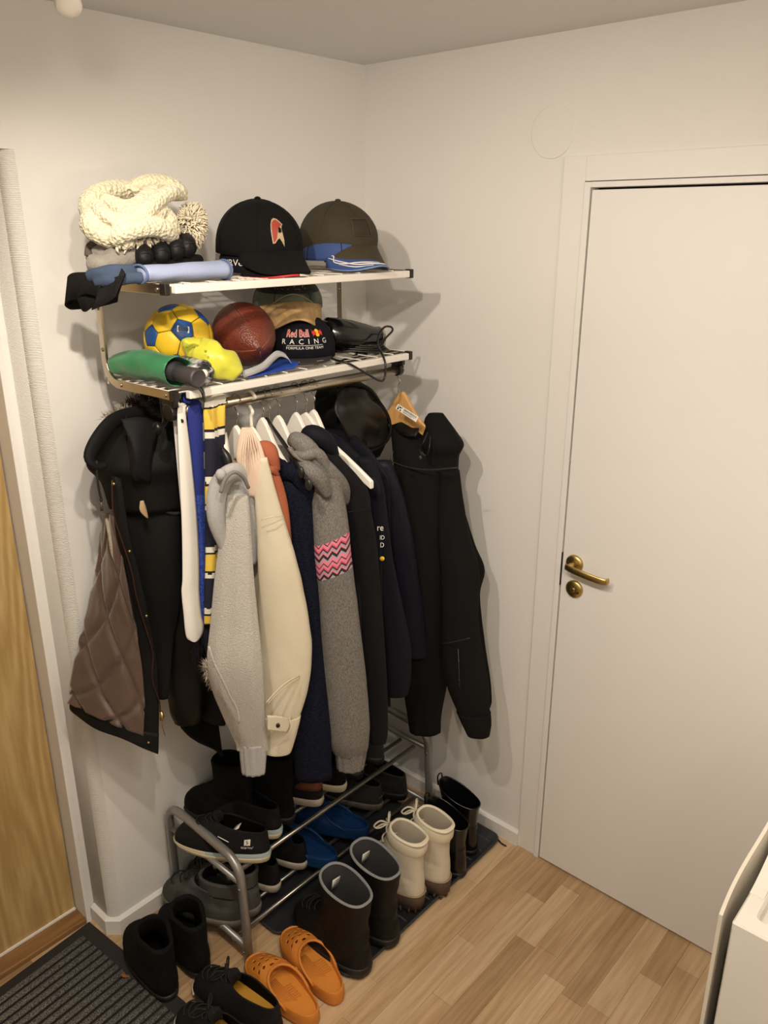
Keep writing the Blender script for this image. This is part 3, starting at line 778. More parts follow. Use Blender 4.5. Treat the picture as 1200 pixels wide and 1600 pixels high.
part('nozzle', MB().add(*xl(loft([[(x*sx, y_*sy, z) for x, y_ in [(math.cos(2*PI*i/24), math.sin(2*PI*i/24)) for i in range(24)]] for sx, sy, z in ((.031,.031,.004),(.030,.028,-.02),(.034,.014,-.045),(.035,.012,-.05))], True, False, True), frame_to(a_, b_))), M_gloss, hd_, world=True)
c0 = a_.lerp(b_, .62)
part('dryer_handle', MB().add(*tube([tuple(c0+Vector((0,0,-.02))), tuple(c0-VD*.05+Vector((.01,0,-.045))), tuple(c0-VD*.10+VR*-.05+Vector((0,0,-.062)))], [.019,.016,.014], 16, sub=5)), M_gloss, hd_, world=True)
tm = MB(); fT = lambda p: tuple(a_.lerp(b_, .5+p[0]/Ln) + (-VD*.94+Vector((0,0,.34))).normalized()*.0437 + Vector((0,0,p[1]*.94)))
text_on(tm, '', .01, fT) if False else None
part('switch', MB().add(*ellipsoid(tuple(a_.lerp(b_,.78)-VD*.036+Vector((0,0,.006))), (.010,.010,.006), 14, 8)), M_greyp, hd_, world=True)
cd = MB()
cord = [(-0.327, -0.31, 1.649)[:2]+(ZLS+.02,), (-0.3, -0.33, 1.655), (-0.277, -0.33, 1.675), (-0.251, -0.33, 1.691), (-0.256, -0.33, 1.702), (-0.282, -0.33, 1.704), (-0.303, -0.33, 1.687), (-0.322, -0.34, 1.663), (-0.349, -0.38, 1.646), (-0.358, -0.4, 1.62), (-0.361, -0.4, 1.587), (-0.379, -0.4, 1.581), (-0.437, -0.4, 1.61), (-0.489, -0.395, 1.638), (-0.495, -0.36, 1.646)[:2]+(ZLS+.004,), (-0.469, -0.3, 1.65)[:2]+(ZLS+.004,)]
cd.add(*tube(cord, .0029, 8, sub=6))
for k in range(4):
    cx_, cy_ = hd_.location.x-.005, hd_.location.y-.035
    cd.add(*tube([(cx_+(.085-.006*k)*math.cos(2*PI*i/28)*VR.x-(.030-.003*k)*math.sin(2*PI*i/28)*VR.y, cy_+(.085-.006*k)*math.cos(2*PI*i/28)*VR.y+(.030-.003*k)*math.sin(2*PI*i/28)*VR.x, ZLS+.004+.005*k+.002*math.sin(i)) for i in range(28)], .0028, 7, loop=True))
part('cord', cd, M_black, hd_, world=True)

# ---------------------------------------------------------------- the pile at the left of the top shelf
M_knit = mat('cream_chunky_knit', (212,202,172), .95, var=.06, vscale=25, bump=1.0, bscale=150, btype='voronoi', sheen=.3)
M_yarn = mat('cream_yarn', (214,202,174), .95, var=.1, vscale=60, sheen=.3)
kn = thing('knitted_scarf', 'bulky cream chunky knit scarf with a yarn tassel on top of the pile', 'scarf', (-0.907, -0.19, 1.936))
kb = MB()
kb.add(*ellipsoid((-0.905, -0.16, 1.962), (.060,.070,.040), 20, 12))
kb.add(*ellipsoid((-0.838, -0.17, 1.957), (.040,.050,.036), 20, 12))
for pts, r in (
    ([(-1.039, -0.21, 1.977),(-1.033, -0.2, 1.999),(-1.009, -0.19, 2.019),(-0.97, -0.18, 2.03),(-0.928, -0.17, 2.031),(-0.893, -0.16, 2.025)], .019),
    ([(-0.927, -0.19, 2.028),(-0.906, -0.2, 2.041),(-0.874, -0.21, 2.046),(-0.85, -0.22, 2.041),(-0.837, -0.23, 2.027),(-0.835, -0.23, 2.012)], .018),
    ([(-1.05, -0.23, 1.984),(-1.062, -0.25, 1.962),(-1.053, -0.26, 1.948),(-1.032, -0.27, 1.94),(-1.022, -0.28, 1.953)], .019),
    ([(-1.043, -0.24, 2.003),(-1.042, -0.26, 1.987),(-1.034, -0.28, 1.974),(-1.011, -0.29, 1.97),(-0.986, -0.3, 1.977),(-0.958, -0.3, 1.994),(-0.925, -0.29, 2.014),(-0.892, -0.28, 2.025),(-0.857, -0.26, 2.023)], .0145),
    ([(-1.013, -0.22, 2.011),(-1.001, -0.24, 2.001),(-0.988, -0.26, 1.994),(-0.967, -0.27, 1.999),(-0.932, -0.26, 2.017),(-0.906, -0.25, 2.03)], .016),
    ([(-1.004, -0.26, 1.979),(-0.987, -0.28, 1.986),(-0.963, -0.29, 1.989),(-0.934, -0.29, 1.984),(-0.911, -0.28, 1.995)], .014),
    ([(-1.036, -0.28, 1.934),(-1.024, -0.3, 1.948),(-0.997, -0.31, 1.956),(-0.962, -0.31, 1.959),(-0.926, -0.3, 1.952),(-0.895, -0.28, 1.937)], .0175),
    ([(-0.904, -0.26, 1.992),(-0.904, -0.28, 1.977),(-0.896, -0.28, 1.96),(-0.891, -0.28, 1.945)], .016),
    ([(-1.001, -0.29, 1.931),(-1.023, -0.29, 1.928)], .015)):
    kb_pts = [p for p in pts]
    kb.add(*tube(kb_pts, [r*.8]+[r]*(len(pts)-2)+[r*.8], 14, sub=10, knit=.16))
part('folds', kb, M_knit, kn, world=True, remesh=.0028, sm_it=0)
ts = MB(); tc_ = Vector((-0.829, -0.25, 1.962)); rt_ = random.Random(5)
for k in range(760):
    d = Vector((rt_.gauss(0,1), rt_.gauss(0,1), rt_.gauss(0,1))).normalized()
    ax = Vector((d.x*.040+d.z*.012, d.y*.036, d.z*.052-max(0,-d.z)*.006))
    p1 = tc_+ax*.45; p2 = tc_+ax*(.95+.12*rt_.random())
    mid = p1.lerp(p2, .6)+Vector((rt_.uniform(-1,1), rt_.uniform(-1,1), rt_.uniform(-1,1)))*.006
    ts.add(*tube([tuple(p1), tuple(mid), tuple(p2+Vector((0,0,-.004)))], [.0020,.0018,.0010], 4))
part('tassel', ts, M_yarn, kn, world=True, stuff=True)
fr_ = MB()
for k in range(46):
    b0 = Vector((-1.031, -0.285, 1.931)).lerp(Vector((-0.895, -0.285, 1.94)), k/46)+Vector((0,0,rt_.uniform(-.008,.008))); b1 = b0+Vector((rt_.uniform(-.008,.008), -.006, -.010-.006*rt_.random()))
    fr_.add(*tube([tuple(b0), tuple(b0.lerp(b1,.5)+Vector((rt_.uniform(-.004,.004),-.004,0))), tuple(b1)], [.0034,.003,.002], 4))
part('fringe', fr_, M_yarn, kn, world=True, stuff=True)

M_greyk = mat('grey_wool', (134,128,120), .95, var=.12, vscale=60, bump=.5, bscale=220, sheen=.3)
M_greyd = mat('dark_taupe_wool', (92,84,74), .95, var=.1, vscale=60, bump=.4, bscale=220, sheen=.3)
gk = thing('knitted_hat', 'folded grey wool hat squeezed between the knit scarf and the blue cloth', 'hat', (-1, -0.22, 1.887))
gb = MB()
for pts, r in (([(-1.065, -0.24, 1.892),(-1.055, -0.26, 1.888),(-1.029, -0.27, 1.895),(-0.992, -0.27, 1.901),(-0.94, -0.26, 1.904)], .019),
               ([(-1.041, -0.22, 1.906),(-1.03, -0.24, 1.916),(-1.023, -0.26, 1.914),(-1.037, -0.27, 1.902)], .015),
               ([(-0.995, -0.24, 1.905),(-0.942, -0.24, 1.912),(-0.889, -0.25, 1.92),(-0.868, -0.25, 1.926)], .017)):
    gb.add(*tube([p for p in pts], r, 14, sub=6))
gb.add(*ellipsoid((-0.939, -0.16, 1.897), (.085,.075,.030), 20, 10))
part('folded_body', gb, M_greyk, gk, world=True, remesh=.004, sm_it=2)
db = MB()
for pts, r in (([(-1.045, -0.2, 1.901),(-1.039, -0.2, 1.92),(-1.027, -0.22, 1.928),(-1, -0.24, 1.923),(-0.97, -0.25, 1.92)], .011), ([(-0.985, -0.28, 1.923),(-0.972, -0.285, 1.935),(-0.937, -0.285, 1.945),(-0.898, -0.28, 1.945),(-0.908, -0.28, 1.937),(-0.953, -0.285, 1.93),(-0.977, -0.28, 1.921)], .0075)):
    db.add(*tube([p for p in pts], r, 12, sub=6))
part('cuff', db, M_greyd, gk, world=True, remesh=.0035, sm_it=2, label='dark taupe rolled cuff')

M_leather = mat('black_leather', (14,13,13), .6, spec=.35, var=.2, vscale=40, bump=.35, bscale=120)
gl = thing('leather_gloves', 'pair of black leather gloves, fingers toward the room, under the knit scarf', 'gloves', (-0.888, -0.25, 1.884))
for q1, q0 in (((-0.98, -0.3, 1.899),(-0.924, -0.2, 1.911)),((-0.939, -0.3, 1.904),(-0.883, -0.2, 1.916)),((-0.901, -0.3, 1.911),(-0.843, -0.2, 1.924)),((-0.873, -0.3, 1.916),(-0.811, -0.2, 1.927))):
    c1 = Vector(q1); c0_ = Vector(q0)
    fb = MB().add(*tube([tuple(c0_), tuple(c0_.lerp(c1,.5)+Vector((0,0,.006))), tuple(c0_.lerp(c1,.9)+Vector((0,0,.003))), tuple(c1+Vector((0,0,-.004))), tuple(c1+Vector((0,-.007,-.010)))], [.018,.0225,.023,.021,.011], 16, sub=5, flat=.82))
    fo_ = part('finger', fb, M_leather, gl, world=True)
    tip = c0_.lerp(c1,.86)
    part('seam', MB().add(*tube([tuple(tip+VR*(0.0192*math.cos(a*PI/8))*1.0+Vector((0,0,.003+0.0232*math.sin(a*PI/8)))-VD*.002) for a in range(1,8)], .0011, 5)), M_leather, fo_, world=True)
pb = MB(); pb.add(*ellipsoid((-0.879, -0.23, 1.889), (.070,.060,.026), 20, 10)); pb.add(*tube([(-1.007, -0.27, 1.888),(-0.97, -0.28, 1.885),(-0.919, -0.28, 1.888),(-0.837, -0.26, 1.888),(-0.809, -0.25, 1.891)], [.012,.015,.016,.016,.012], 12, sub=5))
part('palm', pb, M_leather, gl, world=True, remesh=.004, sm_it=2)

M_denim = mat('blue_denim_cloth', (58,74,98), .9, var=.2, vscale=25, bump=.3, bscale=400)
M_pale = mat('pale_blue_cloth', (150,160,190), .9, var=.04, vscale=10, bump=.2, bscale=400)
bd = thing('folded_blue_cloth', 'folded mid-blue cloth at the left end of the top shelf, below the grey hat', 'clothing', (-1.051, -0.3, 1.862))
dbm = MB()
for pts, r in (([(-1.077, -0.25, 1.866),(-1.069, -0.28, 1.872),(-1.055, -0.3, 1.877),(-1.033, -0.31, 1.876),(-0.995, -0.31, 1.875)], .014), ([(-1.076, -0.27, 1.857),(-1.057, -0.31, 1.86),(-1.034, -0.33, 1.865),(-1.013, -0.34, 1.864)], .012), ([(-1.017, -0.22, 1.865),(-0.962, -0.24, 1.866)], .018)):
    dbm.add(*tube([p for p in pts], r, 14, sub=6))
part('folds', dbm, M_denim, bd, world=True, remesh=.004, sm_it=2)
pr2 = thing('rolled_cloth', 'pale blue rolled cloth along the front edge of the top shelf', 'clothing', (-0.918, -0.335, 1.857))
A_, B_ = Vector((-1.016, -0.335, 1.868)), Vector((-0.81, -0.335, 1.869)); A_.z = ZUS+.018; B_.z = ZUS+.019
rings = []
for j in range(25):
    t = j/24; p = A_.lerp(B_, t); ring = []
    for i in range(28):
        a = 2*PI*i/28; g_ = 1+.10*noise.noise(Vector((math.cos(a)*1.2, math.sin(a)*1.2, t*4)))
        ring.append((p.x+.002*math.cos(a), p.y+.028*math.cos(a)*g_, max(ZUS+.001, p.z+(.0165+.003*t)*math.sin(a)*g_)))
    rings.append(ring)
part('roll', MB().add(*loft(rings, True, True, True)), M_pale, pr2, world=True)
part('hem', MB().add(*tube([(A_.x-.002+.0, A_.y+.029*math.cos(a*PI/10), A_.z+.0175*math.sin(a*PI/10)) for a in range(20)], .0028, 6, loop=True)), mat('blue_hem', (84,104,140), .9), pr2, world=True)
part('hem', MB().add(*tube([(B_.x, B_.y+.029*math.cos(a*PI/10), B_.z+.0205*math.sin(a*PI/10)) for a in range(20)], .0024, 6, loop=True)), bpy.data.materials['blue_hem'], pr2, world=True)

# black elastic strap bundle hanging over the shelf corner
M_belt = mat('black_elastic', (16,15,15), .8, spec=.25, bump=.4, bscale=300)
bt = thing('wound_belt', 'black elastic belt wound in loops hanging over the left shelf corner', 'belt', (-1.046, -0.2, 1.834))
def ribbon(pts, w, tilt=(0,0,1)):
    q = cr(pts, 6); T_ = Vector(tilt).normalized()
    return loft([[tuple(Vector(p)+T_*w), tuple(Vector(p)-T_*w)] for p in q], False)
rb_ = MB()
rb_.add(*ribbon([p for p in ((-1.04, -0.3, 1.857),(-1.062, -0.28, 1.851),(-1.081, -0.24, 1.848),(-1.091, -0.2, 1.845),(-1.093, -0.18, 1.835),(-1.078, -0.17, 1.824),(-1.062, -0.2, 1.826),(-1.054, -0.25, 1.833),(-1.051, -0.31, 1.845))], .028, (.12,-.25,1)))
part('loop', rb_, M_belt, bt, world=True, solid=.003, off=0)
rb_ = MB()
rb_.add(*ribbon([p for p in ((-1.056, -0.33, 1.852),(-1.07, -0.31, 1.844),(-1.079, -0.27, 1.83),(-1.086, -0.25, 1.82),(-1.088, -0.24, 1.829),(-1.091, -0.24, 1.847),(-1.084, -0.26, 1.855),(-1.077, -0.29, 1.851))], .024, (.35,-.3,1)))
part('loop', rb_, M_belt, bt, world=True, solid=.003, off=0)
rb_ = MB()
rb_.add(*ribbon([p for p in ((-1.092, -0.29, 1.825),(-1.082, -0.31, 1.833),(-1.074, -0.335, 1.845),(-1.068, -0.345, 1.855),(-1.066, -0.335, 1.864))], .022, (.45,-.2,1)))
part('loop', rb_, M_belt, bt, world=True, solid=.003, off=0)

# ---------------------------------------------------------------- hangers
M_hw = mat('white_painted_wood', (236,231,220), .4)
M_hp = mat('white_plastic', (238,232,216), .35)
M_hn = mat('natural_beech', (206,158,96), .45, var=.12, vscale=20, stretch=(1,8,1))
M_wirem = mat('bright_wire', (206,202,194), .2, 1)
ROD = (-.34, 1.585)
def hanger_arm(cx, cy, cz, hw, drop, th, hh, neck=.055, ang=0, notch=True):
    """arched wooden coat hanger body in the plane x=cx (turned by ang about z)"""
    b = MB(); top = []; bot = []; n = 30
    for i in range(n+1):
        u = -1+2*i/n; a = abs(u)
        zt = cz-drop*(a**1.25)+neck*math.exp(-(u*hw/.036)**2)
        zb = cz-drop*(a**1.15)-hh*(1-.35*a)
        if notch and .80 < a < .86: zt -= .006
        top.append((u*hw, zt)); bot.append((u*hw, zb))
    ca, sa = math.cos(ang), math.sin(ang)
    def W(x, y, z): return (cx+x*ca-y*sa, cy+x*sa+y*ca, z)
    rings = []
    for (y, zt), (_, zb) in zip(top, bot):
        t2 = th*.5
        rings.append([W(-t2,y,zb), W(t2,y,zb), W(t2,y,zt-.003), W(t2*.5,y,zt), W(-t2*.5,y,zt), W(-t2,y,zt-.003)])
    return loft(rings, True, True, True)
def hook(x, zt, r=.0013, rr=.017, cy=-.34, dx=0):
    pts = [(x-.002,cy+rr*.9,1.583)]
    for k in range(0, 9):
        a = PI*.95-k*PI*1.25/8
        pts.append((x, cy+rr*math.cos(a), 1.585+.0005+rr*math.sin(a)*.95))
    pts += [(x+dx*.3, cy-.006, 1.585-.030), (x+dx*.8, cy, 1.585-.043), (x+dx, cy, zt)]
    return tube(pts, r, 7, sub=4)
def hanger(name, label, x, zt, m, hw=.205, drop=.105, th=.012, hh=.032, dx=0, group='white coat hangers on the rod', hr_=.0013, mh=None, ang=0, neck=.045):
    o = thing(name, label, 'hanger', (x, -.34, 1.585), 0, group)
    part('arm', MB().add(*hanger_arm(x+dx, -.34, zt-neck, hw, drop, th, hh, neck, ang)), m, o, world=True, smooth=False, bevel=.002)
    part('hook', MB().add(*hook(x, zt-.004, hr_, dx=dx)), mh or M_wirem, o, world=True)
    return o
hanger('wooden_hanger', 'white hanger holding the cream jacket, second hook from the left', -.803, 1.530, M_hw, dx=-.004, hw=.13)
o = hanger('plastic_hanger', 'white plastic hanger with a thick moulded hook carrying the rust hoodie', -.762, 1.520, M_hp, th=.010, hh=.012, hr_=.0042, mh=M_hp, drop=.07, hw=.09, group=None, neck=.02)
hanger('wooden_hanger', 'white hanger holding the fuzzy navy fleece, right of the plastic hook', -.728, 1.535, M_hw, hw=.14)
hanger('wooden_hanger', 'white hanger carrying the grey zigzag jacket', -.678, 1.532, M_hw, hw=.16)
hanger('wooden_hanger', 'white hanger carrying the near-black hooded jacket right of the grey jacket', -.621, 1.530, M_hw, hw=.15)
hanger('wooden_hanger', 'white hanger with its whole front arm bare above the near-black jacket', -.588, 1.524, M_hw, hw=.222, drop=.105, neck=.028)
hanger('wooden_hanger', 'rightmost of the white hangers, close behind the bare-armed one', -.562, 1.527, M_hw, hw=.14)
# black hanger with clips
M_clip = mat('black_clip_plastic', (24,22,22), .4)
bh = thing('clip_hanger', 'thin black trouser hanger between the navy fleece and the grey jacket', 'hanger', (-.708,-.34,1.585))
part('bar', MB().add(*tube([(-0.711, -0.335, 1.526), (-0.763, -0.47, 1.481), (-0.793, -0.57, 1.427)], [.0055,.007,.006], 10, sub=4, flat=.6)).add(*tube([(-0.711, -0.335, 1.526), (-.69,-.20,1.44)], .006, 8)), M_clip, bh, world=True)
part('hook', MB().add(*hook(-.708, 1.525)), M_wirem, bh, world=True)
for p in ((-0.79, -0.535, 1.452), (-0.796, -0.565, 1.431)):
    part('clip', MB().add(*ellipsoid(p, (.006,.010,.014), 10, 6)), M_clip, bh, world=True)
# hanger of the light grey fleece: metal bar with black clips
fh = thing('clip_hanger', 'metal clip hanger with a black clip gripping the light grey fleece', 'hanger', (-.841,-.34,1.585))
part('hook', MB().add(*hook(-.841, 1.50)), M_wirem, fh, world=True)
part('bar', MB().add(*tube([(-.841,-.34,1.502), (-0.87, -0.38, 1.477), (-0.888, -0.42, 1.468)], .004, 8)).add(*tube([(-.841,-.34,1.502), (-.845,-.2,1.46)], .004, 8)), M_wirem, fh, world=True)
part('blade', MB().add(*sheet([[(-0.863, -0.36, 1.523), (-0.852, -0.36, 1.524)], [(-0.872, -0.375, 1.495), (-0.858, -0.375, 1.492)], [(-0.878, -0.39, 1.475), (-0.869, -0.39, 1.476)]], 2, 4)), M_hw, fh, world=True, solid=.003)
part('clip', MB().add(*tube([(-0.897, -0.4, 1.504), (-0.895, -0.415, 1.485), (-0.894, -0.42, 1.455)], [.005,.009,.008], 10, sub=4)), M_clip, fh, world=True)

# ---------------------------------------------------------------- garments, left to right
G_coat = 'coats and jackets under the hat rack'
M_parka = mat('black_parka_cotton', (12,11,11), .75, spec=.25, var=.25, vscale=12, bump=.25, bscale=30)
M_lining = mat('brown_quilt_satin', (92,74,64), .42, var=.15, vscale=14, bump=.25, bscale=45, sheen=.3)
M_fur = mat('dark_brown_fur', (52,40,30), .9, var=.4, vscale=90)
M_copper = mat('copper_zip', (74,46,40), .4, .6)
M_shearl = mat('cream_pile', (168,156,138), .95, var=.2, vscale=120, bump=.8, bscale=260)
pk = thing('parka', 'black parka hung open with a brown quilted lining and fur hood at the left end', 'coat', (-0.943, -0.17, 1.347), 0, G_coat)
part('hood', MB().add(*vtube([(-0.923, -0.16, 1.551, 0.048), (-0.935, -0.17, 1.532, 0.085), (-0.962, -0.18, 1.493, 0.106), (-0.979, -0.19, 1.45, 0.11), (-0.965, -0.19, 1.407, 0.098), (-0.962, -0.19, 1.34, 0.09)], .62, 26, 6, .22, .0, 2, True, True)), M_parka, pk, world=True)
hf = MB()
hf.add(*sheet([[(-1.036, -0.24, 1.568), (-0.992, -0.25, 1.566), (-0.95, -0.25, 1.535)], [(-1.036, -0.25, 1.545), (-1.027, -0.275, 1.508), (-0.989, -0.27, 1.478)], [(-1.028, -0.255, 1.519), (-1.032, -0.27, 1.465), (-0.992, -0.26, 1.421)], [(-1.014, -0.22, 1.571), (-1.032, -0.25, 1.439), (-1.002, -0.25, 1.422)]], 5, 5))
part('hood_flap', hf, mat('parka_flap', (20,19,21), .75, spec=.25, bump=.2, bscale=30), pk, world=True, solid=.002)
part('hood_edge', MB().add(*tube([(-0.874, -0.16, 1.551), (-0.96, -0.18, 1.56), (-1.032, -0.2, 1.557), (-1.087, -0.22, 1.527), (-1.118, -0.235, 1.497), (-1.105, -0.24, 1.479), (-1.084, -0.24, 1.476)], [.012,.016,.018,.019,.016,.012,.006], 12, sub=6, flat=.6)), M_parka, pk, world=True)
def fur(name, centers, rad, n, ln, m, parent, seed, up=.3):
    r = random.Random(seed); b = MB()
    for _ in range(n):
        c_ = Vector(r.choice(centers)); d = Vector((r.gauss(0,1), r.gauss(0,1)-.3, r.gauss(0,1)+up)).normalized()
        p0 = c_+d*rad*r.uniform(.5,1); d2 = (d+Vector((r.gauss(0,.4), r.gauss(0,.4), r.gauss(0,.4)))).normalized(); p1 = p0+d2*ln*r.uniform(.5,1)
        s_ = d2.cross(Vector((.3,.5,.8))).normalized()*.0011
        o = len(b.v); b.v += [tuple(p0+s_), tuple(p0-s_), tuple(p1)]; b.f.append((o,o+1,o+2)); b.m.append(0)
    return part(name, b, m, parent, world=True, smooth=False, stuff=True)
fc = cr([(-0.951, -0.14, 1.56), (-0.914, -0.15, 1.571), (-0.878, -0.17, 1.571), (-0.862, -0.19, 1.553)], 6)
fur('fur_trim', fc, .022, 2600, .024, M_fur, pk, 3)
fc2 = cr([(-0.882, -0.2, 1.535), (-0.887, -0.21, 1.484), (-0.889, -0.21, 1.422), (-0.904, -0.21, 1.346)], 6)
fur('fur_edge', fc2, .018, 2200, .016, M_fur, pk, 4, 0)
fur('fur_wisp', cr([(-1.029, -0.16, 1.554), (-0.996, -0.16, 1.562), (-0.972, -0.16, 1.562)], 5), .010, 300, .018, M_shearl, pk, 5)
part('shell', MB().add(*vtube([(-0.962, -0.19, 1.372, 0.078), (-0.971, -0.2, 1.297, 0.076), (-0.977, -0.21, 1.219, 0.068), (-0.975, -0.215, 1.12, 0.056), (-0.977, -0.215, 0.999, 0.028), (-0.988, -0.215, 0.896, 0.019), (-0.994, -0.215, 0.84, 0.013)], .42, 30, 7, .30, 0, 4, True, True)), M_parka, pk, world=True)
def quilt(u, v):
    a = abs(math.sin(PI*(u*1.6+v*3.1+.1))); b_ = abs(math.sin(PI*(u*1.9-v*2.7+.35)))
    return -.013*min(1, min(a, b_)*2.6)**.55-.002*noise.noise(Vector((u*7, v*11, 0)))
part('lining', MB().add(*sheet([[(-1.016, -0.1, 1.314), (-1.02, -0.12, 1.32), (-1.029, -0.15, 1.327), (-1.035, -0.18, 1.331)], [(-1.03, -0.07, 1.194), (-1.038, -0.12, 1.204), (-1.043, -0.17, 1.213), (-1.038, -0.2, 1.21)], [(-1.063, -0.045, 1.062), (-1.064, -0.12, 1.077), (-1.052, -0.175, 1.081), (-1.034, -0.2, 1.072)], [(-1.101, -0.04, 0.965), (-1.088, -0.12, 0.971), (-1.065, -0.18, 0.97), (-1.033, -0.205, 0.955)], [(-1.128, -0.035, 0.883), (-1.111, -0.12, 0.877), (-1.082, -0.18, 0.863), (-1.042, -0.21, 0.846)], [(-1.14, -0.03, 0.823), (-1.125, -0.12, 0.818), (-1.093, -0.18, 0.795), (-1.054, -0.21, 0.766)]], 12, 12, quilt)), M_lining, pk, world=True, solid=.002)
part('pile_facing', MB().add(*tube([(-1.04, -0.13, 1.314), (-1.046, -0.15, 1.281), (-1.05, -0.16, 1.242), (-1.05, -0.17, 1.212)], [.004,.006,.006,.003], 8, sub=4)), M_shearl, pk, world=True)
part('front_facing', MB().add(*sheet([[(-1.053, -0.2, 1.434), (-1.053, -0.215, 1.436), (-1.041, -0.22, 1.43)], [(-1.054, -0.19, 1.302), (-1.051, -0.212, 1.303), (-1.038, -0.222, 1.299)], [(-1.046, -0.2, 1.206), (-1.039, -0.217, 1.209), (-1.028, -0.226, 1.208)], [(-1.037, -0.202, 1.087), (-1.031, -0.22, 1.091), (-1.018, -0.23, 1.093)], [(-1.037, -0.207, 0.961), (-1.023, -0.222, 0.964), (-1.01, -0.232, 0.966)], [(-1.045, -0.212, 0.855), (-1.033, -0.227, 0.856), (-1.017, -0.236, 0.856)], [(-1.059, -0.212, 0.77), (-1.045, -0.227, 0.754), (-1.03, -0.236, 0.739)]], 5, 6)), M_parka, pk, world=True, solid=.004)
part('hem_band', MB().add(*sheet([[(-1.141, -0.03, 0.831), (-1.126, -0.123, 0.827), (-1.094, -0.183, 0.804), (-1.056, -0.214, 0.777), (-1.029, -0.24, 0.768)], [(-1.147, -0.032, 0.809), (-1.131, -0.125, 0.797), (-1.099, -0.185, 0.774), (-1.064, -0.216, 0.744), (-1.035, -0.24, 0.721)], [(-1.142, -0.032, 0.795), (-1.133, -0.125, 0.783), (-1.1, -0.185, 0.766), (-1.065, -0.216, 0.734), (-1.037, -0.24, 0.711)]], 6, 4)), M_parka, pk, world=True, solid=.005, off=0)
zp = cr([(-1.065, -0.222, 1.433), (-1.072, -0.224, 1.361), (-1.063, -0.23, 1.296), (-1.051, -0.236, 1.218), (-1.046, -0.238, 1.144), (-1.035, -0.24, 1.074), (-1.023, -0.242, 0.993), (-1.031, -0.244, 0.945), (-1.031, -0.244, 0.909), (-1.022, -0.246, 0.86), (-1.023, -0.246, 0.83)], 5)
part('zip', MB().add(*tube(zp, .0017, 7)), M_copper, pk, world=True, label='copper-coloured zip')
part('zip_slider', MB().add(*tube([(-1.021, -0.248, 0.83), (-1.02, -0.25, 0.816), (-1.025, -0.25, 0.807)], [.004,.005,.004], 8)).add(*tube([(-1.024, -0.25, 0.81), (-1.023, -0.25, 0.787), (-1.018, -0.25, 0.759)], .0011, 5)), M_brass, pk, world=True)
part('drawcord', MB().add(*tube([(-1.108, -0.245, 1.491), (-1.111, -0.245, 1.456), (-1.11, -0.245, 1.42), (-1.108, -0.245, 1.405)], .0026, 7, sub=4)).add(*ellipsoid((-1.109, -0.245, 1.403), (.004,.004,.004), 8, 6)), mat('cord_black', (18,16,16), .8), pk, world=True)
part('cord_end', MB().add(*tube([(-1.109, -0.245, 1.399), (-1.11, -0.245, 1.379)], .0032, 7)), mat('cord_tip', (70,64,62), .5), pk, world=True)
part('leather_patch', MB().add(*sheet([[(-1.023, -0.258, 1.382), (-1.016, -0.26, 1.382)], [(-1.028, -0.26, 1.365), (-1.013, -0.262, 1.366)], [(-1.023, -0.26, 1.352), (-1.01, -0.262, 1.344)], [(-1.014, -0.26, 1.342), (-1.011, -0.262, 1.338)]], 3, 3)), mat('tan_leather_patch', (176,148,112), .6), pk, world=True, solid=.0015, off=0, label='tan leather patch')
for p in ((-1.067, -0.232, 1.427), (-1.052, -0.24, 1.265), (-1.03, -0.244, 1.095), (-1.057, -0.235, 0.753)):
    part('snap', MB().add(*ellipsoid(p, (.0035,.0035,.0035), 10, 6)), M_brass, pk, world=True)

M_pad = mat('black_padded_nylon', (12,11,11), .42, spec=.3, bump=.3, bscale=18)
bj = thing('padded_jacket', 'black padded jacket with fur-lined collar behind the white sash', 'jacket', (-0.885, -0.2, 1.136), 0, G_coat)
part('sleeve', MB().add(*vtube([(-0.885, -0.215, 1.406, 0.029), (-0.891, -0.22, 1.312, 0.042), (-0.9, -0.225, 1.183, 0.049), (-0.913, -0.23, 1.05, 0.053), (-0.923, -0.23, 0.928, 0.052), (-0.935, -0.235, 0.842, 0.049), (-0.942, -0.235, 0.789, 0.044), (-0.941, -0.235, 0.754, 0.035)], .6, 26, 8, .12, .12, 9, True, True)), M_pad, bj, world=True)
part('hem', MB().add(*sheet([[(-0.964, -0.21, 0.836), (-0.911, -0.19, 0.794), (-0.853, -0.17, 0.778), (-0.795, -0.15, 0.783)], [(-0.953, -0.21, 0.753), (-0.899, -0.19, 0.709), (-0.84, -0.17, 0.691), (-0.792, -0.15, 0.674)], [(-0.93, -0.21, 0.702), (-0.883, -0.195, 0.654), (-0.832, -0.18, 0.625), (-0.796, -0.16, 0.609)], [(-0.894, -0.21, 0.655), (-0.856, -0.2, 0.616), (-0.826, -0.19, 0.58), (-0.809, -0.185, 0.551)]], 6, 6)), M_parka, bj, world=True, solid=.006, off=0)
part('body', MB().add(*torso(-.905, 1.50, .74, .13, -.17, .014, .024, .3, 3, dx=.03)), M_parka, bj, world=True)
part('collar_lining', MB().add(*sheet([[(-0.939, -0.24, 1.38), (-0.928, -0.25, 1.386), (-0.906, -0.25, 1.374)], [(-0.942, -0.245, 1.355), (-0.93, -0.255, 1.359), (-0.91, -0.255, 1.354)], [(-0.937, -0.245, 1.335), (-0.926, -0.255, 1.336), (-0.908, -0.255, 1.337)]], 4, 4)), mat('grey_pile', (104,94,86), .95, bump=.8, bscale=250, var=.3, vscale=100), bj, world=True, solid=.006)
part('collar_edge', MB().add(*tube([(-0.965, -0.245, 1.396), (-0.967, -0.25, 1.37), (-0.96, -0.255, 1.345), (-0.939, -0.258, 1.331), (-0.905, -0.26, 1.33)], .0055, 8, sub=5)), mat('dark_grey_binding', (44,42,44), .7), bj, world=True)

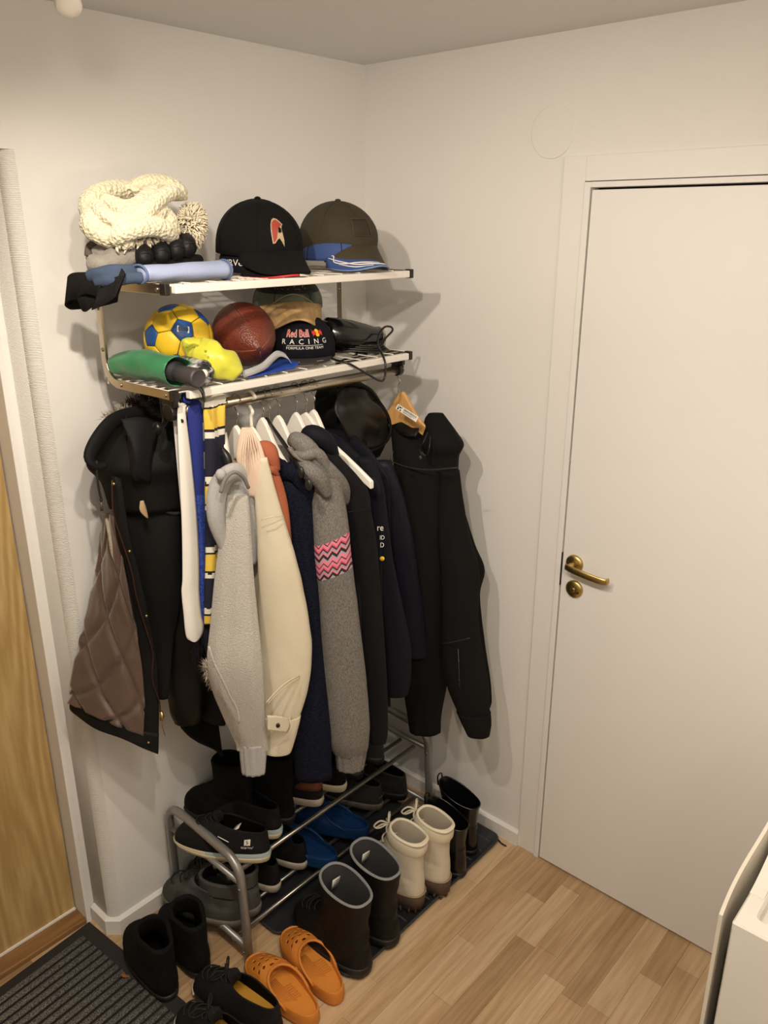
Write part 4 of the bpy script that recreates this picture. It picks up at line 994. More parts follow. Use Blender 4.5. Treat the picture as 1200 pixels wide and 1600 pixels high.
# sash and scarves over the rod's left end
M_sash = mat('white_sash', (226,222,214), .45)
def hang_strip(name, label, cat, rows, m, parent_loc, thick=.004, back=None, mats=None, rowmat=None, group=None, su=4, sv=5, disp=None, pname='band'):
    o = thing(name, label, cat, parent_loc, 0, group)
    v, f = sheet(rows, su, sv, disp)
    b = MB().add(v, f)
    if rowmat:
        b.m = [rowmat(sum(v[k][2] for k in q)/4, (q[0] % (len(rows[0])*su-su+1))/((len(rows[0])-1)*su)) for q in f]
    part(pname, b, mats or m, o, world=True, solid=thick, off=0)
    return o
def over_rod(x0, x1, zb, n=3, r=.017):
    """rows of a strip coming up behind the rod and over it"""
    R_ = []
    for y, z in ((-.34+r, zb), (-.34+r, 1.58), (-.34+r*.7, 1.585+r*.75), (-.34, 1.585+r), (-.34-r*.7, 1.585+r*.75)):
        R_.append([(x0+(x1-x0)*i/(n-1), y, z) for i in range(n)])
    return R_
rows = over_rod(-.962, -.945, 1.2)
rows += [[(-0.976, -0.362, 1.59), (-0.968, -0.364, 1.589), (-0.956, -0.362, 1.586)], [(-0.985, -0.366, 1.487), (-0.973, -0.37, 1.486), (-0.954, -0.366, 1.481)], [(-0.995, -0.37, 1.345), (-0.979, -0.376, 1.342), (-0.955, -0.37, 1.334)], [(-1.005, -0.37, 1.226), (-0.988, -0.377, 1.223), (-0.962, -0.37, 1.212)], [(-1.011, -0.37, 1.189), (-0.991, -0.375, 1.184), (-0.965, -0.37, 1.175)], [(-1.011, -0.37, 1.134), (-0.994, -0.378, 1.13), (-0.965, -0.37, 1.116)], [(-1.011, -0.37, 1.093), (-0.993, -0.378, 1.084), (-0.961, -0.37, 1.082)], [(-1.008, -0.37, 1.073), (-0.993, -0.377, 1.062), (-0.968, -0.37, 1.065)], [(-0.999, -0.371, 1.063), (-0.993, -0.377, 1.059), (-0.979, -0.371, 1.056)]]
so = hang_strip('white_sash', 'long white glossy band with a punched hole hanging at the left end of the rod', 'sash', rows, M_sash, (-0.974, -0.37, 1.369), .002)
part('punch_hole', MB().add(*xl(lathe([(.0042,0),(.0042,.0012)], 14), frame_to((-0.97, -0.367, 1.572), tuple(Vector((-0.97, -0.367, 1.572))-VD)))), M_dark, so, world=True)

M_terry = mat('blue_terry', (24,44,126), .9, col2=(58,86,178), vscale=240, bump=.7, bscale=350)
M_terry2 = mat('blue_scarf_knit', (26,40,118), .85, bump=.3, bscale=300)
M_silver = mat('silver_grey_print', (164,164,160), .7)
rows = over_rod(-.935, -.900, 1.15)
rows += [[(-0.944, -0.352, 1.583), (-0.925, -0.358, 1.588), (-0.896, -0.35, 1.582)], [(-0.947, -0.352, 1.505), (-0.929, -0.36, 1.503), (-0.902, -0.35, 1.496)], [(-0.951, -0.352, 1.389), (-0.936, -0.36, 1.387), (-0.909, -0.35, 1.378)], [(-0.954, -0.352, 1.267), (-0.942, -0.36, 1.266), (-0.92, -0.35, 1.256)], [(-0.959, -0.352, 1.157), (-0.95, -0.36, 1.157), (-0.931, -0.35, 1.147)], [(-0.959, -0.352, 1.083), (-0.952, -0.358, 1.081), (-0.936, -0.35, 1.072)]]
def bmat(z, u):
    if u > .72 and z > 1.34: return 2 if math.sin(z*95)>-.35 else 1
    return 1 if z > 1.40 else 0
hang_strip('football_scarf', 'royal blue terry scarf with a silver-grey edge pattern between white sash and striped scarf', 'scarf', rows, None, (-0.936, -0.355, 1.356), .006, mats=[M_terry, M_terry2, M_silver], rowmat=bmat, su=6, sv=12)

M_navyk = mat('navy_scarf_knit', (24,25,42), .9, bump=.3, bscale=300)
M_yelk = mat('yellow_scarf_knit', (226,190,72), .9, bump=.3, bscale=300)
M_whk = mat('white_scarf_knit', (224,220,208), .9, bump=.3, bscale=300)
M_blk = mat('black_scarf_knit', (20,18,18), .9, bump=.3, bscale=300)
rows = over_rod(-.897, -.842, 1.15, 4, .021)
rows += [[(-0.912, -0.366, 1.587), (-0.9, -0.374, 1.586), (-0.879, -0.366, 1.58), (-0.859, -0.37, 1.582)], [(-0.914, -0.366, 1.516), (-0.904, -0.376, 1.516), (-0.884, -0.37, 1.511), (-0.867, -0.37, 1.51)], [(-0.924, -0.366, 1.385), (-0.916, -0.377, 1.386), (-0.895, -0.37, 1.379), (-0.882, -0.368, 1.375)], [(-0.934, -0.366, 1.265), (-0.926, -0.377, 1.266), (-0.911, -0.372, 1.26), (-0.897, -0.368, 1.254)], [(-0.946, -0.366, 1.157), (-0.94, -0.377, 1.158), (-0.924, -0.372, 1.151), (-0.912, -0.368, 1.146)], [(-0.954, -0.366, 1.088), (-0.947, -0.374, 1.088), (-0.935, -0.37, 1.084), (-0.923, -0.366, 1.083)]]
zs_ = [(p, z) for p, z in zip((635,637,668,672,682,742,751,756,784,788,795,850,858,862,888,892,899,945,953,956,975), [(-0.886, -0.37, 1.59), (-0.886, -0.37, 1.587), (-0.89, -0.37, 1.544), (-0.89, -0.37, 1.538), (-0.892, -0.37, 1.524), (-0.899, -0.37, 1.437), (-0.9, -0.37, 1.424), (-0.901, -0.37, 1.417), (-0.905, -0.37, 1.375), (-0.905, -0.37, 1.369), (-0.906, -0.37, 1.359), (-0.913, -0.37, 1.276), (-0.914, -0.37, 1.263), (-0.915, -0.37, 1.257), (-0.918, -0.37, 1.217), (-0.919, -0.37, 1.211), (-0.92, -0.37, 1.2), (-0.926, -0.37, 1.127), (-0.927, -0.37, 1.114), (-0.928, -0.37, 1.109), (-0.93, -0.37, 1.078)])]
ZB = [z[2] for p, z in zs_]; KB = [2,3,1,3,2,0,2,3,1,3,2,0,2,3,1,3,2,0,2,3,1,0]
def smat(z, u):
    for k, zb in enumerate(ZB):
        if z > zb: return KB[k]
    return 0
ss = hang_strip('striped_scarf', 'navy, yellow and white striped supporter scarf folded over the rod', 'scarf', rows, None, (-0.91, -0.37, 1.352), .009, mats=[M_navyk, M_yelk, M_whk, M_blk], rowmat=smat, su=4, sv=26)
fg = MB(); r_ = random.Random(9)
for k in range(40):
    p = Vector((-0.968, -0.34, 1.066)).lerp(Vector((-0.925, -0.36, 1.078)), k/39)
    fg.add(*tube([tuple(p), tuple(p+Vector((r_.uniform(-.008,.008), r_.uniform(-.008,.008), -.04))), tuple(p+Vector((r_.uniform(-.014,.014), r_.uniform(-.01,.01), -.06-.03*r_.random())))], .0016, 4))
part('fringe', fg, M_navyk, ss, world=True, stuff=True)

def garment(name, label, cat, loc, group=G_coat): return thing(name, label, cat, loc, 0, group)
# light grey fleece hoodie
M_fleece = mat('light_grey_fleece', (182,177,168), .95, var=.08, vscale=160, bump=.9, bscale=330, sheen=.3)
M_jersey = mat('grey_marl_jersey', (168,166,164), .9, var=.1, vscale=220, bump=.25, bscale=400)
g_ = garment('fleece_hoodie', 'light grey inside-out fleece hoodie with ribbed cuff, left of the cream jacket', 'hoodie', (-0.894, -0.42, 1.204))
part('sleeve', MB().add(*vtube([(-0.894, -0.44, 1.406, 0.025), (-0.91, -0.45, 1.326, 0.032), (-0.926, -0.455, 1.225, 0.041), (-0.939, -0.46, 1.121, 0.05), (-0.95, -0.465, 1.029, 0.058), (-0.945, -0.465, 0.951, 0.056), (-0.932, -0.465, 0.867, 0.046), (-0.916, -0.465, 0.787, 0.036), (-0.914, -0.465, 0.764, 0.035)], .42, 30, 8, .34, 0, 6, True, True)), M_fleece, g_, world=True)
part('seam', MB().add(*tube([(-1.034, -0.49, 1.106), (-1.031, -0.5, 1.069), (-1.018, -0.505, 1.026), (-1.001, -0.505, 0.977), (-0.983, -0.505, 0.93), (-0.979, -0.505, 0.891)], .0028, 7, sub=4)), M_fleece, g_, world=True)
part('cuff', MB().add(*vtube([(-0.913, -0.465, 0.785, 0.033), (-0.915, -0.465, 0.74, 0.031), (-0.917, -0.465, 0.699, 0.028)], .55, 40, 8, .1, 0, 6, False, False, .10)), M_jersey, g_, world=True, solid=.002)
part('hood', MB().add(*tube([(-0.928, -0.43, 1.281), (-0.946, -0.43, 1.361), (-0.936, -0.43, 1.425), (-0.911, -0.44, 1.457), (-0.874, -0.44, 1.446), (-0.854, -0.44, 1.392), (-0.846, -0.435, 1.32), (-0.848, -0.43, 1.256), (-0.859, -0.43, 1.228)], [.012,.021,.024,.022,.020,.021,.022,.021,.012], 18, sub=7, flat=.75)), M_jersey, g_, world=True)
part('hood_inner', MB().add(*vtube([(-0.888, -0.43, 1.438, 0.022), (-0.885, -0.42, 1.395, 0.03), (-0.881, -0.41, 1.323, 0.035), (-0.879, -0.41, 1.244, 0.032)], .5, 22, 6, .2, 0, 3, True, True)), M_jersey, g_, world=True)
part('hood_hem', MB().add(*tube([(-0.963, -0.475, 1.434), (-0.952, -0.48, 1.463), (-0.932, -0.485, 1.474), (-0.909, -0.485, 1.457), (-0.893, -0.48, 1.429)], .004, 8, sub=6)), mat('grey_marl_dark', (120,116,112), .9), g_, world=True)
part('body', MB().add(*torso(-.85, 1.43, .86, .14, -.26, .014, .024, .3, 5)), M_fleece, g_, world=True)
part('drawcord_knot', MB().add(*ellipsoid((-0.948, -0.46, 1.467), (.012,.012,.013), 12, 8)), M_jersey, g_, world=True)
pm = []
fur('fluffy_trim', cr([(-0.983, -0.4, 1.002), (-0.975, -0.4, 0.971), (-0.966, -0.4, 0.946)], 5), .012, 700, .018, mat('white_fluff', (214,204,186), .95), g_, 6)

# cream denim jacket
M_cream = mat('cream_denim', (206,196,172), .85, var=.03, vscale=10, bump=.3, bscale=450)
g_ = garment('denim_jacket', 'cream denim jacket with a buttoned cuff beside the light grey fleece', 'jacket', (-0.822, -0.47, 1.195))
part('sleeve', MB().add(*vtube([(-0.851, -0.47, 1.486, 0.018), (-0.845, -0.475, 1.42, 0.024), (-0.835, -0.48, 1.328, 0.034), (-0.826, -0.485, 1.233, 0.046), (-0.818, -0.485, 1.133, 0.056), (-0.814, -0.485, 1.03, 0.063), (-0.818, -0.485, 0.945, 0.062), (-0.83, -0.485, 0.861, 0.051), (-0.842, -0.485, 0.804, 0.039), (-0.851, -0.485, 0.765, 0.033), (-0.856, -0.485, 0.742, 0.03)], .5, 30, 7, .10, .05, 11, True, True)), M_cream, g_, world=True)
part('shoulder', MB().add(*vtube([(-0.857, -0.44, 1.549, 0.01), (-0.861, -0.45, 1.52, 0.023), (-0.862, -0.455, 1.485, 0.031), (-0.853, -0.46, 1.44, 0.032), (-0.844, -0.465, 1.395, 0.031)], .5, 24, 6, .3, 0, 12, True, True)), mat('blush_cotton', (216,190,168), .85, bump=.2, bscale=300), g_, world=True, label='gathered blush collar')
gt = MB()
for k in range(7):
    t = k/6
    a = Vector((-0.883, -0.463, 1.552)).lerp(Vector((-0.867, -0.463, 1.554)), t); b_ = Vector((-0.915, -0.483, 1.5)).lerp(Vector((-0.869, -0.487, 1.508)), t); mid = a.lerp(b_, .5)+Vector((0,-.003,.003))
    gt.add(*tube([tuple(a), tuple(mid), tuple(b_)], [.0022,.0028,.001], 6, sub=4, flat=.6))
part('gathers', gt, bpy.data.materials['blush_cotton'], g_, world=True, stuff=True)
sm_ = MB()
sm_.add(*tube([(-0.795, -0.53, 1.022), (-0.793, -0.53, 0.986), (-0.803, -0.53, 0.939), (-0.823, -0.529, 0.886), (-0.842, -0.527, 0.841)], .0012, 5, sub=4))
sm_.add(*tube([(-0.91, -0.52, 0.918), (-0.886, -0.525, 0.936), (-0.854, -0.53, 0.951), (-0.813, -0.53, 0.952)], .0016, 5, sub=5))
sm_.add(*tube([(-0.906, -0.52, 0.913), (-0.882, -0.525, 0.93), (-0.85, -0.53, 0.944), (-0.813, -0.53, 0.945)], .0010, 5, sub=5))
sm_.add(*tube([(-0.879, -0.5, 1.357), (-0.861, -0.515, 1.362), (-0.826, -0.515, 1.355)], .0012, 5, sub=4))
part('topstitching', sm_, mat('cream_thread', (200,188,160), .8), g_, world=True)
part('cuff', MB().add(*vtube([(-0.836, -0.486, 0.832, 0.043), (-0.839, -0.486, 0.819, 0.043), (-0.846, -0.486, 0.782, 0.038), (-0.854, -0.486, 0.745, 0.032), (-0.856, -0.486, 0.737, 0.029)], .52, 30, 5, .04, 0, 11, False, False)), M_cream, g_, world=True, solid=.003, off=1)
tb = part('cuff_tab', MB().add(*sheet([[(-0.915, -0.528, 0.89), (-0.885, -0.534, 0.876), (-0.858, -0.534, 0.857)], [(-0.916, -0.528, 0.869), (-0.883, -0.534, 0.852), (-0.853, -0.534, 0.833)], [(-0.917, -0.528, 0.851), (-0.888, -0.534, 0.835), (-0.864, -0.534, 0.819)]], 4, 4)), M_cream, g_, world=True, solid=.003, off=0)
part('button', MB().add(*xl(lathe([(.0062,0),(.0062,.002),(.004,.0035),(.002,.003)], 18), frame_to((-0.891, -0.534, 0.854), tuple(Vector((-0.891, -0.534, 0.854))-VD)))), mat('dark_bronze_button', (66,54,44), .35, .8), g_, world=True)
part('body', MB().add(*torso(-.812, 1.45, .80, .15, -.27, .014, .024, .3, 6)), M_cream, g_, world=True)

# rust hoodie
M_rust = mat('rust_jersey', (158,86,56), .88, var=.08, vscale=30, bump=.25, bscale=350)
g_ = garment('rust_hoodie', 'rust orange hoodie between the cream jacket and the navy fleece', 'hoodie', (-0.81, -0.46, 1.408))
part('hood', MB().add(*tube([(-0.815, -0.42, 1.473), (-0.823, -0.44, 1.494), (-0.814, -0.455, 1.494), (-0.812, -0.465, 1.475), (-0.804, -0.47, 1.445)], [.010,.016,.019,.018,.010], 16, sub=6, flat=.8)), M_rust, g_, world=True)
part('hood_fold', MB().add(*tube([(-0.85, -0.465, 1.466), (-0.844, -0.475, 1.455), (-0.827, -0.48, 1.455), (-0.809, -0.48, 1.439)], [.006,.008,.009,.006], 12, sub=6)), M_rust, g_, world=True)
part('sleeve', MB().add(*vtube([(-0.825, -0.465, 1.46, 0.02), (-0.814, -0.47, 1.396, 0.026), (-0.812, -0.475, 1.336, 0.028), (-0.807, -0.475, 1.256, 0.027), (-0.786, -0.475, 1.015, 0.023), (-0.798, -0.475, 0.823, 0.022)], .5, 22, 7, .14, .06, 14, True, True)), M_rust, g_, world=True)
part('body', MB().add(*torso(-.765, 1.46, .85, .18, -.31, .012, .020, .3, 7)), M_rust, g_, world=True)

# navy teddy fleece
M_teddy = mat('navy_teddy_fleece', (15,17,27), .98, spec=.1, col2=(26,29,44), vscale=190, bump=1.0, bscale=260)
g_ = garment('teddy_fleece', 'fuzzy navy fleece with a rolled collar between rust hoodie and grey jacket', 'jacket', (-0.752, -0.48, 1.175))
part('collar', MB().add(*tube([(-0.759, -0.43, 1.402), (-0.769, -0.46, 1.432), (-0.764, -0.49, 1.437), (-0.752, -0.505, 1.416), (-0.735, -0.505, 1.384), (-0.726, -0.5, 1.35)], [.014,.020,.023,.024,.022,.014], 18, sub=6, flat=.8)), M_teddy, g_, world=True)
part('sleeve', MB().add(*vtube([(-0.757, -0.47, 1.425, 0.016), (-0.76, -0.48, 1.404, 0.028), (-0.759, -0.485, 1.378, 0.034), (-0.752, -0.49, 1.275, 0.033), (-0.744, -0.495, 1.143, 0.029), (-0.741, -0.495, 1.004, 0.027), (-0.746, -0.495, 0.862, 0.038), (-0.749, -0.495, 0.732, 0.047), (-0.748, -0.495, 0.604, 0.046)], .55, 26, 8, .14, .03, 17, True, True)), M_teddy, g_, world=True)
part('body', MB().add(*torso(-.73, 1.46, .62, .19, -.32, .014, .024, .3, 8)), M_teddy, g_, world=True)

# grey marl jacket with zigzag band
def zig_band(name, zc, zh):
    m = mat(name, (122,118,112), .8, col2=(88,84,80), vscale=420, bump=.3, bscale=500, stretch=(1,1,.5))
    nt = m.node_tree; N = nt.nodes; Lk = nt.links; b = N['Principled BSDF']
    base = b.inputs['Base Color'].links[0].from_socket
    g = N.new('ShaderNodeNewGeometry'); sp_ = N.new('ShaderNodeSeparateXYZ'); Lk.new(g.outputs['Position'], sp_.inputs[0])
    def math_(op, a, b_=None, c=None):
        n = N.new('ShaderNodeMath'); n.operation = op
        for k, x in enumerate((a, b_, c)):
            if x is None: continue
            if isinstance(x, (int, float)): n.inputs[k].default_value = x
            else: Lk.new(x, n.inputs[k])
        return n.outputs[0]
    s_ = math_('MULTIPLY_ADD', sp_.outputs['Y'], -VR.x*1.12, math_('MULTIPLY', sp_.outputs['X'], 1.12*abs(VR.y)))   # along the band
    s_ = math_('ADD', math_('MULTIPLY', sp_.outputs['X'], .665), math_('MULTIPLY', sp_.outputs['Y'], -.747))
    tri_ = math_('MULTIPLY', math_('PINGPONG', s_, .0105), 1.15)
    w = math_('ADD', math_('SUBTRACT', sp_.outputs['Z'], zc), math_('MULTIPLY', s_, -.42))
    w2 = math_('ADD', w, tri_)
    inside = math_('LESS_THAN', math_('ABSOLUTE', w), zh)
    fr_ = math_('FRACT', math_('MULTIPLY', math_('ADD', w2, 1.0), 1/.052))
    rp = N.new('ShaderNodeValToRGB'); rp.color_ramp.interpolation = 'CONSTANT'
    E_ = rp.color_ramp.elements
    cols = [(0,(214,122,142)),(.16,(34,28,32)),(.22,(214,122,142)),(.40,(160,150,160)),(.50,(34,28,32)),(.66,(214,122,142)),(.76,(150,142,152)),(.84,(34,28,32)),(.92,(196,70,98))]
    E_[0].position = 0; E_[0].color = lin(cols[0][1]); E_[1].position = cols[1][0]; E_[1].color = lin(cols[1][1])
    for p, c in cols[2:]:
        e = E_.new(p); e.color = lin(c)
    Lk.new(fr_, rp.inputs[0])
    mx = N.new('ShaderNodeMix'); mx.data_type = 'RGBA'; Lk.new(inside, mx.inputs[0]); Lk.new(base, mx.inputs[6]); Lk.new(rp.outputs[0], mx.inputs[7]); Lk.new(mx.outputs[2], b.inputs['Base Color'])
    return m
M_marl = mat('grey_marl_cloth', (122,118,112), .8, col2=(88,84,80), vscale=420, bump=.3, bscale=500, stretch=(1,1,.5))
ZC = Vector((-0.723, -0.56, 1.231)); sC = ZC.x*.665+ZC.y*-.747
M_zig = zig_band('grey_marl_zigzag_print', ZC.z-.42*sC, .046)
g_ = garment('zigzag_jacket', 'grey marl jacket with a pink zigzag band on the sleeve and gathered cuff', 'jacket', (-0.685, -0.52, 1.164))
part('sleeve', MB().add(*vtube([(-0.715, -0.53, 1.434, 0.035), (-0.71, -0.535, 1.369, 0.038), (-0.708, -0.54, 1.307, 0.041), (-0.707, -0.545, 1.228, 0.043), (-0.696, -0.545, 1.125, 0.045), (-0.685, -0.545, 0.999, 0.05), (-0.676, -0.545, 0.887, 0.054), (-0.668, -0.545, 0.771, 0.056), (-0.665, -0.545, 0.701, 0.053), (-0.661, -0.545, 0.666, 0.045), (-0.661, -0.545, 0.654, 0.039)], .6, 34, 8, .09, .05, 21, True, True)), M_zig, g_, world=True)
part('cuff', MB().add(*vtube([(-0.658, -0.545, 0.668, 0.042), (-0.659, -0.545, 0.639, 0.039), (-0.661, -0.545, 0.609, 0.035)], .65, 54, 8, .03, 0, 4, False, True, .07)), M_marl, g_, world=True)
part('hood', MB().add(*tube([(-0.748, -0.46, 1.5), (-0.759, -0.49, 1.51), (-0.749, -0.51, 1.494), (-0.734, -0.53, 1.462), (-0.707, -0.54, 1.428), (-0.673, -0.54, 1.389), (-0.646, -0.53, 1.343)], [.012,.020,.024,.023,.024,.022,.010], 18, sub=6, flat=.8)), M_marl, g_, world=True)
part('hood_fold', MB().add(*tube([(-0.775, -0.5, 1.486), (-0.768, -0.525, 1.483), (-0.747, -0.54, 1.487), (-0.731, -0.545, 1.467), (-0.717, -0.55, 1.428)], [.006,.012,.013,.013,.006], 12, sub=6)), M_marl, g_, world=True)
part('hood_edge', MB().add(*tube([(-0.781, -0.49, 1.497), (-0.781, -0.51, 1.483), (-0.769, -0.53, 1.47), (-0.744, -0.54, 1.457)], .005, 8, sub=5)), M_marl, g_, world=True)
part('hood_lower', MB().add(*tube([(-0.766, -0.51, 1.468), (-0.766, -0.54, 1.452), (-0.747, -0.55, 1.427), (-0.729, -0.555, 1.386)], [.010,.018,.019,.010], 14, sub=6)), M_marl, g_, world=True)
part('body', MB().add(*torso(-.68, 1.46, .66, .19, -.33, .014, .024, .3, 9)), M_marl, g_, world=True)

# near-black hooded jacket
M_nblk = mat('blue_black_softshell', (14,14,17), .8, spec=.2, var=.1, vscale=12, bump=.15, bscale=40)
M_nblk2 = mat('dark_navy_softshell', (13,14,24), .75, spec=.2, var=.1, vscale=12, bump=.2, bscale=30)
g_ = garment('softshell_jacket', 'near-black hooded jacket directly right of the grey zigzag jacket', 'jacket', (-0.55, -0.5, 1.113))
part('hood', MB().add(*tube([(-0.693, -0.45, 1.491), (-0.708, -0.48, 1.514), (-0.699, -0.5, 1.509), (-0.681, -0.51, 1.49), (-0.662, -0.515, 1.459)], [.014,.020,.022,.020,.010], 16, sub=6)), M_nblk2, g_, world=True)
part('sleeve', MB().add(*vtube([(-0.682, -0.5, 1.491, 0.013), (-0.671, -0.515, 1.456, 0.019), (-0.647, -0.53, 1.408, 0.031), (-0.626, -0.535, 1.367, 0.037), (-0.617, -0.54, 1.315, 0.034), (-0.601, -0.54, 1.228, 0.036), (-0.584, -0.54, 1.084, 0.035), (-0.57, -0.54, 0.951, 0.034), (-0.555, -0.54, 0.792, 0.032), (-0.549, -0.54, 0.669, 0.03), (-0.549, -0.54, 0.628, 0.025)], .6, 28, 7, .12, .04, 23, True, True)), M_nblk, g_, world=True)
part('seam', MB().add(*tube([(-0.693, -0.585, 1.345), (-0.666, -0.59, 1.344), (-0.621, -0.585, 1.336)], .0012, 5, sub=4)), M_nblk2, g_, world=True)
part('body', MB().add(*torso(-.61, 1.46, .62, .2, -.34, .014, .024, .3, 10)), M_nblk, g_, world=True)

# navy jacket with white lettering
g_ = garment('lettered_jacket', 'dark navy jacket with white sleeve lettering right of the near-black one', 'jacket', (-0.468, -0.47, 1.169))
part('sleeve', MB().add(*vtube([(-0.522, -0.48, 1.419, 0.021), (-0.512, -0.5, 1.346, 0.024), (-0.505, -0.51, 1.243, 0.024), (-0.49, -0.51, 1.133, 0.028), (-0.464, -0.51, 0.994, 0.036), (-0.442, -0.51, 0.869, 0.044), (-0.436, -0.51, 0.765, 0.041), (-0.437, -0.51, 0.714, 0.033)], .6, 28, 7, .14, .04, 26, True, True)), M_nblk2, g_, world=True)
part('body', MB().add(*torso(-.52, 1.45, .64, .2, -.33, .014, .026, .3, 11)), M_nblk2, g_, world=True)
tx = MB()
def onsl(cx_, cy_, cz_):
    def fn(p): q = Vector((cx_, cy_, cz_))+VR*p[0]*.8+Vector((0,0,1))*p[1]; return tuple(q)
    return fn
for s_, p, sz in (('re', (-0.553, -0.556, 1.26), .024), ('ID', (-0.546, -0.556, 1.232), .016), ('D', (-0.546, -0.556, 1.212), .018)):
    text_on(tx, s_, sz, onsl(*p))
part('lettering', tx, M_print, g_, world=True, smooth=False)
part('dot', MB().add(*xl(lathe([(.006,0),(.006,.001)], 14), frame_to((-0.546, -0.556, 1.176), tuple(Vector((-0.546, -0.556, 1.176))-VD)))), M_yellow, g_, world=True)

g_ = garment('navy_jacket', 'dark blue nylon jacket with wrinkled sleeve half hidden left of the black hoodie', 'jacket', (-0.25, -0.4, 0.984))
part('sleeve', MB().add(*vtube([(-0.368, -0.4, 1.362, 0.023), (-0.349, -0.42, 1.253, 0.032), (-0.331, -0.43, 1.137, 0.037), (-0.305, -0.43, 1.011, 0.04), (-0.284, -0.43, 0.901, 0.041), (-0.265, -0.43, 0.788, 0.042), (-0.254, -0.43, 0.729, 0.037)], .6, 26, 7, .18, .10, 29, True, True)), mat('midnight_blue_nylon', (15,17,31), .6, spec=.25, bump=.3, bscale=22), g_, world=True)
part('body', MB().add(*torso(-.43, 1.44, .66, .2, -.28, .014, .026, .3, 12)), M_nblk2, g_, world=True)

# black jacket with big shiny hood at the back
M_sat = mat('black_brown_satin', (24,19,16), .5, spec=.3, var=.2, vscale=10, bump=.3, bscale=18)
g_ = garment('hooded_raincoat', 'black jacket with a large satin-lined hood behind the white hangers', 'jacket', (-0.304, -0.25, 1.434))
part('hood', MB().add(*vtube([(-0.295, -0.2, 1.54, 0.042), (-0.31, -0.21, 1.521, 0.079), (-0.317, -0.23, 1.479, 0.096), (-0.323, -0.25, 1.437, 0.096), (-0.317, -0.26, 1.382, 0.081), (-0.298, -0.26, 1.336, 0.05)], .75, 28, 7, .25, 0, 31, True, True)), M_parka, g_, world=True)
part('hood_lining', MB().add(*sheet([[(-0.434, -0.3, 1.554), (-0.385, -0.3, 1.558), (-0.33, -0.3, 1.539), (-0.289, -0.295, 1.504)], [(-0.48, -0.335, 1.518), (-0.428, -0.34, 1.518), (-0.353, -0.335, 1.498), (-0.257, -0.31, 1.457)], [(-0.468, -0.35, 1.465), (-0.42, -0.355, 1.47), (-0.344, -0.345, 1.452), (-0.243, -0.315, 1.418)], [(-0.44, -0.35, 1.414), (-0.391, -0.35, 1.412), (-0.323, -0.34, 1.404), (-0.255, -0.32, 1.395)], [(-0.411, -0.345, 1.383), (-0.368, -0.345, 1.381), (-0.317, -0.335, 1.38), (-0.268, -0.32, 1.379)]], 7, 7, lambda u, v: .012*noise.noise(Vector((u*4, v*5, 2))))), M_sat, g_, world=True, solid=.002)
part('hood_rim', MB().add(*tube([(-0.439, -0.305, 1.559), (-0.391, -0.305, 1.562), (-0.33, -0.305, 1.543), (-0.283, -0.3, 1.507), (-0.257, -0.315, 1.462), (-0.244, -0.32, 1.419), (-0.26, -0.325, 1.393), (-0.301, -0.335, 1.379), (-0.368, -0.348, 1.378)], .0045, 8, sub=5)), M_parka, g_, world=True)
part('body', MB().add(*torso(-.49, 1.45, .66, .2, -.27, .015, .028, .3, 13)), M_parka, g_, world=True)

# black hoodie on the wooden hanger
M_hood = mat('black_softshell', (14,12,12), .85, spec=.2, var=.12, vscale=8, bump=.1, bscale=60)
wh = thing('wooden_hanger', 'natural wood hanger with a white paper label at the right end of the rod', 'hanger', (-.236,-.34,1.585))
part('arm', MB().add(*hanger_arm(-.232, -.352, 1.478, .116, .070, .013, .040, .048, math.radians(12), False)), M_hn, wh, world=True, smooth=False, bevel=.003)
part('hook', MB().add(*hook(-.236, 1.522, .0013)), M_wirem, wh, world=True)
lbp = [(-0.289, -0.385, 1.506), (-0.292, -0.46, 1.482), (-0.297, -0.455, 1.468), (-0.294, -0.38, 1.493)]
pl = [tuple(Vector(p)-VD*.012) for p in lbp]
part('paper_label', MB().add(pl, [(0,1,2,3)]), M_print, wh, world=True, smooth=False, solid=.0006, label='white printed paper label')
ml = MB()
e0, e1, e3 = Vector(pl[0]), Vector(pl[1]), Vector(pl[3])
def lp(u, v): return tuple(e0+(e1-e0)*u+(e3-e0)*v-VD*.0012)
r_ = random.Random(4)
for k in range(6):
    for j in range(6):
        if r_.random() < .6: u, v = .05+.03*k, .12+.13*j; ml.add([lp(u,v), lp(u+.03,v), lp(u+.03,v+.13), lp(u,v+.13)], [(0,1,2,3)])
u = .32
while u < .92:
    w_ = r_.choice([.012,.02,.03]); ml.add([lp(u,.15), lp(u+w_,.15), lp(u+w_,.5), lp(u,.5)], [(0,1,2,3)]); u += w_+.02
for j, v in enumerate((.62,.78)):
    u = .32
    while u < .85-.1*j:
        w_ = r_.uniform(.02,.06); ml.add([lp(u,v), lp(u+w_,v), lp(u+w_,v+.08), lp(u,v+.08)], [(0,1,2,3)]); u += w_+.015
part('label_print', ml, M_black, wh, world=True, smooth=False)
g_ = garment('black_hoodie', 'black softshell hoodie on the wooden hanger at the right end of the rod', 'hoodie', (-0.2, -0.457, 0.984))
part('body', MB().add(*vtube([(-0.2, -0.418, 1.323, 0.089), (-0.2, -0.415, 1.253, 0.098), (-0.2, -0.417, 1.136, 0.107), (-0.2, -0.428, 0.975, 0.107), (-0.2, -0.434, 0.807, 0.092), (-0.2, -0.426, 0.625, 0.072), (-0.2, -0.426, 0.497, 0.055), (-0.2, -0.431, 0.432, 0.05)], .55, 40, 7, .16, 0, 41, True, True)), M_hood, g_, world=True)
part('hood', MB().add(*vtube([(-0.2, -0.319, 1.436, 0.026), (-0.2, -0.341, 1.415, 0.046), (-0.2, -0.379, 1.38, 0.071), (-0.2, -0.408, 1.338, 0.089), (-0.2, -0.417, 1.296, 0.092)], .6, 34, 7, .15, 0, 43, True, True)), M_hood, g_, world=True)
